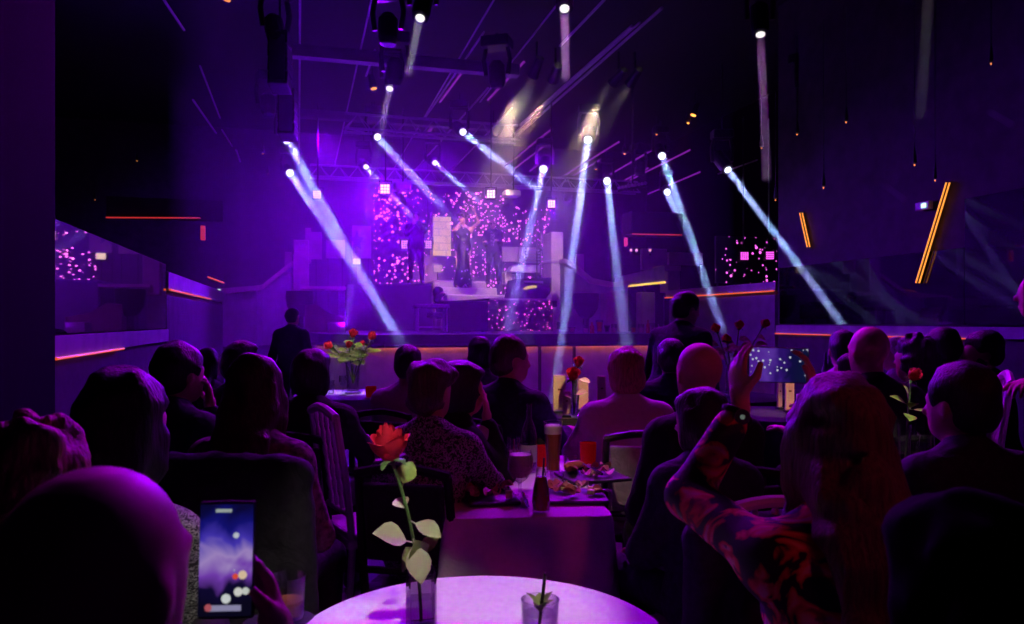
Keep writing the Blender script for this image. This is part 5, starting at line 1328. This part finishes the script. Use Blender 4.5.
# roses on the menu table
v3 = W(574, 405, 5.6); v3.z = TT
tube_vase('slim glass vase among the pale menu stands', v3, .04, .17)
rose('dark red rose in front of the pale menu stands', v3 + Vector((0, 0, .02)), W(572.5, 379, 5.55), .058, [(.5, dv(.1, -.05, .02), .035, 1), (.4, dv(-.08, -.06, .03), .03, 0)], 31, dv(.0, 0, .03), dv(.05, -.5, .8), .006)
rose('smaller red rose just above the dark red one by the menu stands', v3 + Vector((.01, .02, .02)), W(578, 366, 5.75), .046, [(.7, dv(.10, -.03, -.03), .028, 1)], 32, dv(.0, 0, .03), dv(.1, -.3, .9), .005)
# white-leaved cut stem lying behind the beer
b0 = W(561, 424, 4.3); b0.z = TT
v35 = W(560, 400, 3.92); v35.z = TT
# ---- menu stands
menu_m = mat('menu_card', (.75, .62, .45), .6)
for i, (x0, x1, yt, D) in enumerate([(553, 566, 375, 5.7), (563.5, 571, 391, 5.5), (578, 589, 381, 5.9), (595, 606, 376, 6.1)]):
    pass
def card(label, x0, x1, yt, c0, rz=0):
    D = c0.x * SN + c0.y * CS
    w_ = (x1 - x0) / F * D; zt = HC - (yt - HY) / F * D; h_ = zt - TT
    p = W((x0 + x1) / 2, 400, D); t = thing('menu_stand', label, 'menu', (p.x, p.y, TT), -YAW + rz)
    MB().box((0, 0, h_ / 2 + .01), (w_, .022, h_ - .02), 0, .004).build('card', menu_m, t)
    MB().box((0, .0, .008), (w_ * 1.15, .07, .016), 0, .004).build('foot', metal_d, t)
    MB().box((0, -.0125, h_ * .62), (w_ * .30, .002, h_ * .05)).build('printed_mark', mat('ink', (.2, .1, .05), .7), t)
    return t
for i, (x0, x1, yt, px, D) in enumerate([(553, 566, 375, 0, 5.85), (563, 571, 391, 0, 5.6), (578, 588.5, 379, 0, 5.95), (597, 606, 376, 0, 6.15)]):
    card(['leftmost tall pale menu stand on the dark table', 'short pale menu stand behind the rose leaves', 'pale menu stand right behind the red roses', 'shadowed menu stand touching the white blazer'][i], x0, x1, yt, W((x0 + x1) / 2, 400, D), (.1, -.2, -.1, .2)[i])
for i, (x0, x1, yt, D) in enumerate([(785, 794, 378, 5.9), (796.5, 802, 394, 5.7), (777, 782, 380, 6.1)]):
    card(['tall warm-lit menu stand seen under the raised phone', 'short warm-lit menu stand right of the tall one under the phone', 'narrow menu stand left of the tall one under the phone'][i], x0, x1, yt, W((x0 + x1) / 2, 400, D), (.05, -.2, .3)[i])
# ---- drinks
def vessel(name, label, cat, c, prof, liquid=None, lm=None, gm=None, n=22, extra=None, label2=None):
    t = thing(name, label, cat, c); MB().lathe(prof, (0, 0, 0), n, cap=False).build('vessel', gm or glass, t, smooth=True)
    if liquid: MB().lathe(liquid, (0, 0, 0), n).build('drink', lm, t, smooth=True)
    return t
amber_l = mat('beer', (.62, .2, .04), .15, spec=.5); foam_m = mat('beer_foam', (.85, .72, .6), .8)
red_l = mat('red_drink', (.35, .015, .02), .15); pinkd = mat('pink_drink', (.62, .33, .42), .3); whisky = mat('amber_drink', (.40, .17, .05), .1)
def P_(px, py, D): q = W(px, py, D); return q
bq = onz(553, 478, TT)
BH = .255
t = vessel('beer_glass', 'tall curved glass of amber beer with a foam head', 'glass', bq, [(.036, 0), (.038, .01), (.030, .03), (.031, .10), (.040, .2), (.043, BH), (.040, BH), (.037, .2), (.028, .10), (.026, .035), (.001, .03)],
           [(.026, .04), (.0275, .10), (.0365, .2), (.039, BH - .055)], amber_l)
MB().lathe([(.0392, BH - .054), (.040, BH - .02), (.03, BH - .014), (.001, BH - .012)], (0, 0, 0), 22).build('foam', foam_m, t, smooth=True)
def candle(label, px, py, r, h_, em=.5):
    q = onz(px, py, TT); t = vessel('candle_glass', label, 'candle', q, [(r * .9, 0), (r, h_ * .5), (r * 1.02, h_), (r * .95, h_), (r * .92, h_ * .5), (r * .84, .006), (.001, .006)], None, None, mat('red_glass', (.5, .008, .015), .25, emit=(1, .004, .015), es=.035, spec=.1))
    MB().lathe([(r * .8, .008), (r * .8, h_ * .4), (.001, h_ * .42)], (0, 0, 0), 14).build('wax', mat('candle_wax', (.8, .3, .2), .6), t)
    MB().ball((0, 0, h_ * .55), (.006, .006, .016), 8).build('flame', emis('flame', (1, .35, .06), 3 * em), t); return t
candle('red glass candle holder on the right of the food table', 588, 466, .04, .115)
candle('small red candle holder behind the pink goblet', 542, 466, .030, .10)
candle('red candle holder on the table with the tall bouquet', 371, 397, .05, .10)
# water/wine bottle
q = onz(529, 472, TT)
t = vessel('glass_bottle', 'clear glass bottle behind the pink goblet', 'bottle', q, [(.036, 0), (.038, .02), (.038, .17), (.030, .21), (.014, .25), (.0125, .31), (.015, .315), (.012, .32), (.010, .31), (.001, .02)], None, None, thin_glass('bottle_glass', (.5, .45, .6), .45))
MB().lathe([(.0385, .05), (.0385, .13)], (0, 0, 0), 22, cap=False).build('paper_label', mat('label_paper', (.45, .4, .5), .6), t)
# pink goblet
q = onz(520, 497, TT)
vessel('goblet', 'stemmed goblet of milky pink drink at the left of the food boards', 'glass', q, [(.034, 0), (.03, .006), (.006, .014), (.006, .055), (.03, .075), (.052, .11), (.053, .15), (.046, .185), (.044, .185), (.05, .15), (.049, .112), (.001, .075)], [(.002, .078), (.028, .082), (.048, .112), (.049, .15), (.046, .172)], pinkd)
for i, (px, py, lb) in enumerate([(505, 478, 'small dark flower garnish behind the pink goblet')]):
    pass
# red carafe with black straw
q = onz(541, 512, TT)
t = vessel('carafe', 'slim carafe of dark red drink at the front of the food table', 'carafe', q, [(.030, 0), (.034, .01), (.034, .05), (.029, .09), (.020, .13), (.017, .16), (.015, .16), (.018, .13), (.027, .09), (.031, .05), (.001, .008)], [(.029, .01), (.0315, .05), (.026, .09), (.017, .13)], red_l)
MB().tube([(0, .0, .02), (.012, .0, .2)], .004, 6).build('straw', black_m, t)
# small glasses
def tumbler(label, c, r, h_, lm=None, lh=.4, name='tumbler'):
    return vessel(name, label, 'glass', c, [(r * .86, 0), (r, h_), (r * .94, h_), (r * .8, .012), (.001, .012)], [(r * .78, .014), (r * .86, h_ * lh)] if lm else None, lm)
tumbler('small tumbler of ice and amber drink right of the beer', onz(571, 473, TT), .036, .085, whisky, .5)
tumbler('short tumbler at the foot of the beer glass', onz(557, 488, TT), .032, .07, whisky, .35)
def wineglass(label, c, s=1.0, lm=None):
    return vessel('wine_glass', label, 'glass', c, [(.034 * s, 0), (.03 * s, .004), (.004 * s, .01), (.004 * s, .08 * s), (.02 * s, .09 * s), (.038 * s, .13 * s), (.036 * s, .19 * s), (.034 * s, .19 * s), (.036 * s, .13 * s), (.001, .085 * s)], [(.002, .088 * s), (.02 * s, .094 * s), (.034 * s, .125 * s)] if lm else None, lm, n=18)
wineglass('empty wine glass at the left end of the food table', onz(507, 482, TT), 1.0)
wineglass('wine glass with a little red wine left of the goblet', onz(514, 474, TT), .9, red_l)
tumbler('tall clear glass beside the bouquet at the left', W(331, 400, 7.3).xy.to_3d() + Vector((0, 0, TT)), .035, .14)
wineglass('wine glass on the bouquet table', W(343, 400, 7.2).xy.to_3d() + Vector((0, 0, TT)), 1.0)
wineglass('wine glass at the right table beside the dark jacket', W(925, 441, 3.4).xy.to_3d() + Vector((0, 0, TT)), 1.1)
# glass with mint and a black straw on the near table
q = onz(540, 627, TT); q = W(540, 400, 1.66); q.z = TT
t = tumbler('short glass with mint leaves and a black straw on the near table', q, .042, .10, thin_glass('clear_drink', (.85, .85, .9), .2), .7)
MB().tube([(-.005, 0, .015), (.012, .0, .155)], .0038, 7).build('straw', black_m, t)
mb = MB()
for k in range(7):
    a = k * 1.3; l2 = leaf((0, 0, .07), (.032 * math.cos(a), .032 * math.sin(a), .095 + .008 * (k % 3)), .012); mb.add(l2.v, l2.f)
mb.build('mint', leaf_m, t, smooth=True)
# whisky glass beside the phone hand
q = W(291, 400, 1.35); q.z = TT + .0
# its table edge: the second near table on the left
# ---- food boards
slate = mat('slate', (.03, .03, .035), .5); meat = mat('cured_meat', (.42, .10, .09), .45); meat2 = mat('ham', (.6, .28, .25), .45); chz = mat('cheese', (.75, .6, .35), .5)
def board(label, px, py, w_, d_, seed, rz):
    c = onz(px, py, TT); t = thing('slate_board', label, 'board', c, rz)
    MB().box((0, 0, .007), (w_, d_, .014), 0, .004).build('slab', slate, t)
    return t, c
def slice_mb(r, rg):
    mb = MB(); vs = [(0, 0, .004)]; n = 14; a1 = rg.uniform(0, 6)
    for ring in (.55, 1):
        for k in range(n):
            a = 2 * PI * k / n; vs.append((r * ring * math.cos(a), r * ring * .8 * math.sin(a), .012 * ring * math.sin(2 * a + a1) + .014 * ring))
    fs = [(0, 1 + k, 1 + (k + 1) % n) for k in range(n)] + [(1 + k, 1 + n + k, 1 + n + (k + 1) % n, 1 + (k + 1) % n) for k in range(n)]
    return mb.add(vs, fs)
rgF = random.Random(5)
boards = [('slate board of cured meat at the left front of the table', 491, 499, .20, .24), ('slate board of folded ham at the right front of the table', 573, 498, .26, .22), ('slate board of sausage and cold cuts at the back right', 592, 478, .28, .24)]
places = ['left front', 'right front', 'back right']
for bi, (lb, px, py, w_, d_) in enumerate(boards):
    t, c = board(lb, px, py, w_, d_, bi, ang + (.1, -.05, .25)[bi])
    Rb = Matrix.Rotation(ang + (.1, -.05, .25)[bi], 3, 'Z')
    for k in range(13):
        x, y = rgF.uniform(-.4, .4) * w_, rgF.uniform(-.38, .38) * d_
        mb = slice_mb(rgF.uniform(.022, .034), rgF); q = Matrix.Rotation(rgF.uniform(0, 6), 3, 'Z') @ Matrix.Rotation(rgF.uniform(-.5, .5), 3, 'X')
        mb.v = [tuple(q @ Vector(v)) for v in mb.v]
        o = mb.build('meat_slice', (meat, meat2, meat)[k % 3], None, c + Rb @ Vector((x, y, .022 + .006 * (k % 3))), smooth=True)
        tag(o, 'folded slice of cold meat on the %s slate board' % places[bi], 'food', 'cold meat slices on the %s board' % places[bi])
    for k in range(4):
        x, y = rgF.uniform(-.4, .4) * w_, rgF.uniform(-.4, .4) * d_
        o = MB().box((0, 0, 0), (.026, .022, .018), rgF.uniform(0, 3), .003).build('cheese_cube', chz, None, c + Rb @ Vector((x, y, .03))); tag(o, 'small cheese cube on the %s slate board' % places[bi], 'food', 'cheese cubes on the %s board' % places[bi])
    if bi == 2:
        o = MB().tube([(-.05, 0, 0), (-.03, .004, .003), (.03, .006, .003), (.05, .0, 0)], [.008, .018, .018, .008], 12).build('sausage', mat('sausage', (.6, .2, .13), .4), None, c + Rb @ Vector((-.06, .06, .05)), smooth=True); o.rotation_euler = (0, 0, .2); tag(o, 'pale pink sausage lying on the back right slate board', 'food')
def knife(label, a, b):
    a, b = Vector(a), Vector(b); t = thing('knife', label, 'cutlery', a); d = b - a; L = d.length; d.normalize(); s_ = d.cross(Vector((0, 0, 1))).normalized()
    MB().prism([d * 0 - s_ * .002, d * L * .55 - s_ * .009, d * L * .55 + s_ * .009, d * .012 + s_ * .006], (0, 0, .002)).build('blade', chrome, t)
    MB().tube([d * L * .55, d * L * .75, d * L], [.006, .008, .007], 8).build('handle', chrome, t); return t
knife('steel knife leaning on the back right board', onz(578, 461, TT + .06), onz(602, 474, TT + .04))
knife('steel knife lying at the right edge of the table', onz(584, 489, TT + .03), onz(611, 491, TT + .02))
knife('steel knife lying left of the red carafe', onz(528, 508, TT + .012), onz(523, 493, TT + .012))
for i, (px, py, rz_, lb) in enumerate([(498, 474, .3, 'white napkin at the far left corner of the food table'), (484, 492, .9, 'pale folded napkin behind the left front board')]):
    c = onz(px, py, TT); mb = MB(); n = 7; vs = [(-.06 + .12 * i_ / n, -.05 + .10 * j_ / n, .006 + .012 * abs(math.sin(i_ * 1.7 + j_ * .8))) for j_ in range(n + 1) for i_ in range(n + 1)]
    mb.add(vs, [(j_ * (n + 1) + i_, j_ * (n + 1) + i_ + 1, (j_ + 1) * (n + 1) + i_ + 1, (j_ + 1) * (n + 1) + i_) for j_ in range(n) for i_ in range(n)])
    o = mb.build('napkin', tc_m, None, c, smooth=True); o.rotation_euler = (0, 0, rz_); tag(o, lb, 'napkin')
c = onz(190, 457, TT); mb = MB().prism([(-.07, -.03, 0), (.06, -.05, .01), (.09, .03, .05), (-.02, .05, .035)], (0, 0, .002)); o = mb.build('napkin', tc_m, None, c + Vector((0, 0, .006))); tag(o, 'pale paper napkin on the table by the chin-resting man', 'napkin')
# ---- silver scarf
q = p11; tp = q['tp']
o = np_obj('scarf', [sdf_mesh([rc(tp(-.10, .10, .47), tp(.05, .14, .36), .035, .04, .04), rc(tp(.10, .09, .47), tp(.05, .14, .36), .035, .04, .04), rc(tp(.05, .14, .36), tp(.04, .15, .10), .045, .075, .03), rc(tp(-.02, .14, .36), tp(-.03, .15, .14), .03, .05, .02)], .012, jitter=.006)], silv)
o.location = q['org']; o.rotation_euler = q['o'].rotation_euler; tag(o, 'shiny silver scarf hanging from the neck of the woman facing right', 'scarf')
# ---- phones
def screen_mat(name, kind):
    m = mat(name, (.01, .01, .01), .3, spec=.05); n, l, b = nodes(m); m.cycles.emission_sampling = 'NONE'
    tc_ = n.new('ShaderNodeTexCoord'); sx = n.new('ShaderNodeSeparateXYZ'); l.new(tc_.outputs['Object'], sx.inputs[0])
    v = coord(m, (1, 1, 1))
    def vor(scale, thr):
        t = n.new('ShaderNodeTexVoronoi'); t.inputs['Scale'].default_value = scale; l.new(v, t.inputs['Vector'])
        x = n.new('ShaderNodeMath'); x.operation = 'LESS_THAN'; x.inputs[1].default_value = thr; l.new(t.outputs['Distance'], x.inputs[0]); return x.outputs[0]
    mr = n.new('ShaderNodeMapRange'); l.new(sx.outputs['X' if kind == 'wide' else 'Z'], mr.inputs[0])
    L = .075
    mr.inputs[1].default_value = -L; mr.inputs[2].default_value = L
    g = noise(m, 28 if kind == 'wide' else 20, v, 2, .5, .8)
    ad = n.new('ShaderNodeMath'); ad.operation = 'ADD'; l.new(mr.outputs[0], ad.inputs[0])
    m2 = n.new('ShaderNodeMath'); m2.operation = 'MULTIPLY_ADD'; m2.inputs[1].default_value = .5; m2.inputs[2].default_value = -.25; l.new(g, m2.inputs[0]); l.new(m2.outputs[0], ad.inputs[1])
    if kind == 'wide': c = ramp(m, ad.outputs[0], [(.0, (.10, .012, .40)), (.3, (.16, .05, .55)), (.5, (.05, .01, .28)), (.7, (.008, .006, .08)), (1, (.006, .01, .06))])
    else: c = ramp(m, ad.outputs[0], [(.06, (.005, .004, .02)), (.28, (.008, .005, .05)), (.40, (.30, .08, .75)), (.52, (.62, .42, .95)), (.66, (.10, .06, .75)), (.80, (.01, .01, .28)), (1, (.004, .004, .06))])
    mx = n.new('ShaderNodeMix'); mx.data_type = 'RGBA'; l.new(vor(75 if kind == 'wide' else 40, .22 if kind == 'wide' else .1), mx.inputs[0]); l.new(c, mx.inputs['A']); mx.inputs['B'].default_value = (.75, .8, 1, 1)
    l.new(mx.outputs['Result'], b.inputs['Emission Color']); b.inputs['Emission Strength'].default_value = .55 if kind == 'wide' else .5
    return m
def phone(label, c, w_, h_, rz, tilt, kind, roll=0):
    t = thing('phone', label, 'phone', c); t.rotation_euler = (tilt, roll, rz)
    MB().box((0, .004, 0), (w_, .008, h_), 0, .0035).build('case', black_m, t)
    scr = MB().box((0, -.0005, 0), (w_ * .94, .002, h_ * .94)).build('screen', screen_mat('phone_screen_' + kind, kind), t)
    MB().lathe([(.006, 0), (.006, .002)], (0, 0, 0), 12).build('camera_lens', mat('dead_lens', (.1, .1, .14), .1), t).matrix_local = Matrix.Translation((w_ * .3, .009, h_ * .38)) @ Matrix.Rotation(-PI / 2, 4, 'X')
    if kind == 'tall':
        for i, (x, z, r, col) in enumerate([(.002, -.052, .0065, (.85, .9, .9)), (.0185, -.043, .006, (.9, .9, .85)), (.0285, -.042, .005, (.8, .85, .8)), (-.022, -.064, .005, (.6, .12, .15)), (.014, .034, .004, (.7, .75, .85)), (.024, -.02, .006, (1, .75, .5)), (.014, -.022, .004, (1, .1, .05))]):
            o = MB().lathe([(r, 0), (r, .0006)], (0, 0, 0), 14).build('screen_icon', emis('icon_%d' % i, col, .6), scr); o.matrix_local = Matrix.Translation((x, -.0022, z)) @ Matrix.Rotation(PI / 2, 4, 'X')
        MB().box((0, -.0018, -.065), (.045, .001, .008), 0, .0004).build('screen_bar', emis('icon_bar', (.45, .42, .7), .5), scr)
        MB().box((-.004, -.0018, .068), (.022, .001, .0045), 0, .0004).build('screen_badge', emis('icon_badge', (.55, .65, .6), .5), scr)
    return t
phone('phone held sideways by the woman in the floral blouse, filming the stage', W(778.5, 365, 1.92), .155, .090, -YAW - .03, -.05, 'wide', .03)
phone('upright phone of the shaved-headed person, showing the violet stage', W(226, 560, 1.06), .077, .162, -YAW + .05, -.08, 'tall')
# watch on the floral woman's wrist
T, fa = ph['wr'][0]
t = thing('wrist_watch', 'dark watch on the raised wrist of the woman in the floral blouse', 'watch', ph['org']); t.rotation_euler = ph['o'].rotation_euler
fa = Vector(fa); u_, w2, _ = frame(fa); T = Vector(T)
mb = MB(); pts = [T - fa * .02 + (u_ * math.cos(k * PI / 9) + w2 * math.sin(k * PI / 9)) * .034 for k in range(19)]; mb.tube(pts, .008, 6).build('strap', black_m, t)
vd = (ph['Rz'].transposed() @ -F3); fc = T - fa * .02 + vd * .036
MB().tube([fc, fc + vd * .008], .019, 14).build('case', mat('watch_case', (.06, .06, .07), .3, .6), t); MB().tube([fc + vd * .008, fc + vd * .0095], .006, 10).build('dial', emis('watch_dial', (.7, .9, .8), .12), t)
# glass next to the phone hand, standing on the round table's left neighbour
nt = W(262, 400, 1.62)
q = W(292, 400, 1.42); q.z = TZ + .0
gq = onz(292, 634, TT)
t = tumbler('whisky tumbler beside the hand with the upright phone', Vector((W(288, 400, 1.8).x, W(288, 400, 1.8).y, TT)), .042, .105, whisky, .45)
table('side_table', 'small dark table under the whisky tumbler at the lower left', (W(279, 400, 1.8).x, W(279, 400, 1.8).y), TZ, .085, None, 0, tk_m, 'dark cloth under the whisky tumbler at the lower left', .5)
# ---- things standing on the stage lip
def lipthing(px, py_top, r, kind, label, cat, m):
    c = ony(px, 334, yF + .28); c.z = ST; D = c.x * SN + c.y * CS; h_ = max(.06, HC - (py_top - HY) / F * D - ST)
    if kind == 'glass':
        t = tumbler(label, c, r, h_, m, .6, 'drinking_glass')
    elif kind == 'bottle':
        t = vessel('bottle', label, cat, c, [(r, 0), (r, h_ * .6), (r * .4, h_ * .78), (r * .35, h_), (.001, h_)], None, None, m)
    elif kind == 'bowl':
        t = vessel('bowl', label, cat, c, [(r * .5, 0), (r, h_), (r * .95, h_), (r * .45, .02), (.001, .02)], [(r * .5, .03), (r * .8, h_ * .85)], m)
    else:
        t = tag(MB().lathe([(r, 0), (r * .9, h_ * .5), (r * .3, h_)], c, 12).build('cup', m), label, cat)
    return t
pk = mat('pink_glow_drink', (.7, .2, .4), .3); org_ = mat('orange_fruit', (.9, .3, .08), .5)
for i, (px, pt, r, k, m, lb) in enumerate([(572, 327, .06, 'bowl', pk, 'pink bowl on the stage lip, leftmost of the row'), (586, 325, .05, 'glass', pk, 'pink tumbler on the stage lip beside the leftmost bowl'), (592, 322, .035, 'bottle', red_l, 'red bottle on the stage lip between bowl and orange'), (599.5, 320, .06, 'bowl', org_, 'bowl of orange fruit on the stage lip'), (607, 325, .05, 'bowl', slate, 'dark bowl on the stage lip right of the orange fruit'), (614, 324, .045, 'glass', pk, 'first of the pale glasses on the stage lip'), (633.5, 324, .045, 'glass', amber_l, 'amber glass on the stage lip'), (641, 324, .05, 'glass', pinkd, 'pale glass on the stage lip right of the amber one'), (648, 320, .03, 'bottle', red_l, 'slim bottle on the stage lip between two pale glasses'), (652, 323, .05, 'glass', pinkd, 'wide pale glass on the stage lip'), (661, 324, .05, 'glass', pinkd, 'rightmost pale glass on the stage lip by the waiter')]):
    lipthing(px, pt, r, k, lb, 'glass' if k == 'glass' else 'bottle' if k == 'bottle' else 'bowl', m)
# bottles on the table behind the right-hand guests
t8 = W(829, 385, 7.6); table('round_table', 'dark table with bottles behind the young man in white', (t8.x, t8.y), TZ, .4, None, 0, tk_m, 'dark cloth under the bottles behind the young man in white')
for i, px in enumerate((825.5, 829.5, 833)):
    c = W(px, 385, 7.55); c.z = TT
    vessel('bottle', ['leftmost of three bottles behind the young man in white', 'middle one of three bottles behind the young man in white', 'rightmost of three bottles behind the young man in white'][i], 'bottle', c, [(.038, 0), (.038, .22), (.014, .30), (.014, .39), (.001, .39)], None, None, mat('green_bottle', (.5, .55, .5), .15))
# ================================================================ pin spots
pin(402, 510, 1.72, 330, 16, (.25, -.4, 4.4), (1, .9, .78)); pin(391, 452, 1.72, 170, 4.5, (.0, -.5, 3.6), (1, .88, .82))  # the second, narrow pin is added to brighten the rose alone
pin(350, 352, 7.4, 1500, 8, (.0, 2.6, 4.8), (1, .85, .65)); pin(574, 392, 5.7, 1000, 9, (2.9, 3.6, 4.8), (1, .52, .24)); pin(790, 395, 5.8, 1000, 8, (4.4, 3.4, 4.8), (1, .48, .22)); pin(905, 388, 3.3, 520, 5.5, (2.0, .4, 4.6), (1, .85, .6))
pin(575, 470, 3.35, 190, 8.5, (.0, .6, 4.7), (1, .62, .5))

# ---- thin dark legs under what stands on the stage above its floor
bpy.context.view_layer.update()
for o in [q for q in list(C.objects) if q.parent is None]:
    k = o.name.split('.')[0]
    if k not in ('pale_screen', 'slatted_rack', 'light_box', 'star_cloth', 'stage_keyboard', 'chrome_stand', 'speaker_box', 'wall_panel', 'gallery_wall', 'keyboard_case'): continue
    pts = [q.matrix_world @ Vector(c) for q in [o] + kids(o) if q.type == 'MESH' for c in q.bound_box]
    if not pts: continue
    lo = Vector([min(p[i] for p in pts) for i in range(3)]); hi = Vector([max(p[i] for p in pts) for i in range(3)])
    z1 = ST if lo.x < p1.x and lo.y > yF else 0.0
    if lo.z - z1 < .06: continue
    ym = (lo.y + hi.y) / 2 + .02
    xs = [(lo.x + hi.x) / 2] if hi.x - lo.x < .35 else [lo.x + .05, hi.x - .05]
    for x in xs:
        MB().tube([Vector((x, ym, z1)) - o.location, Vector((x, ym, lo.z + .02)) - o.location], .016, 6).build('support_post', MATS['dark_metal'], o)
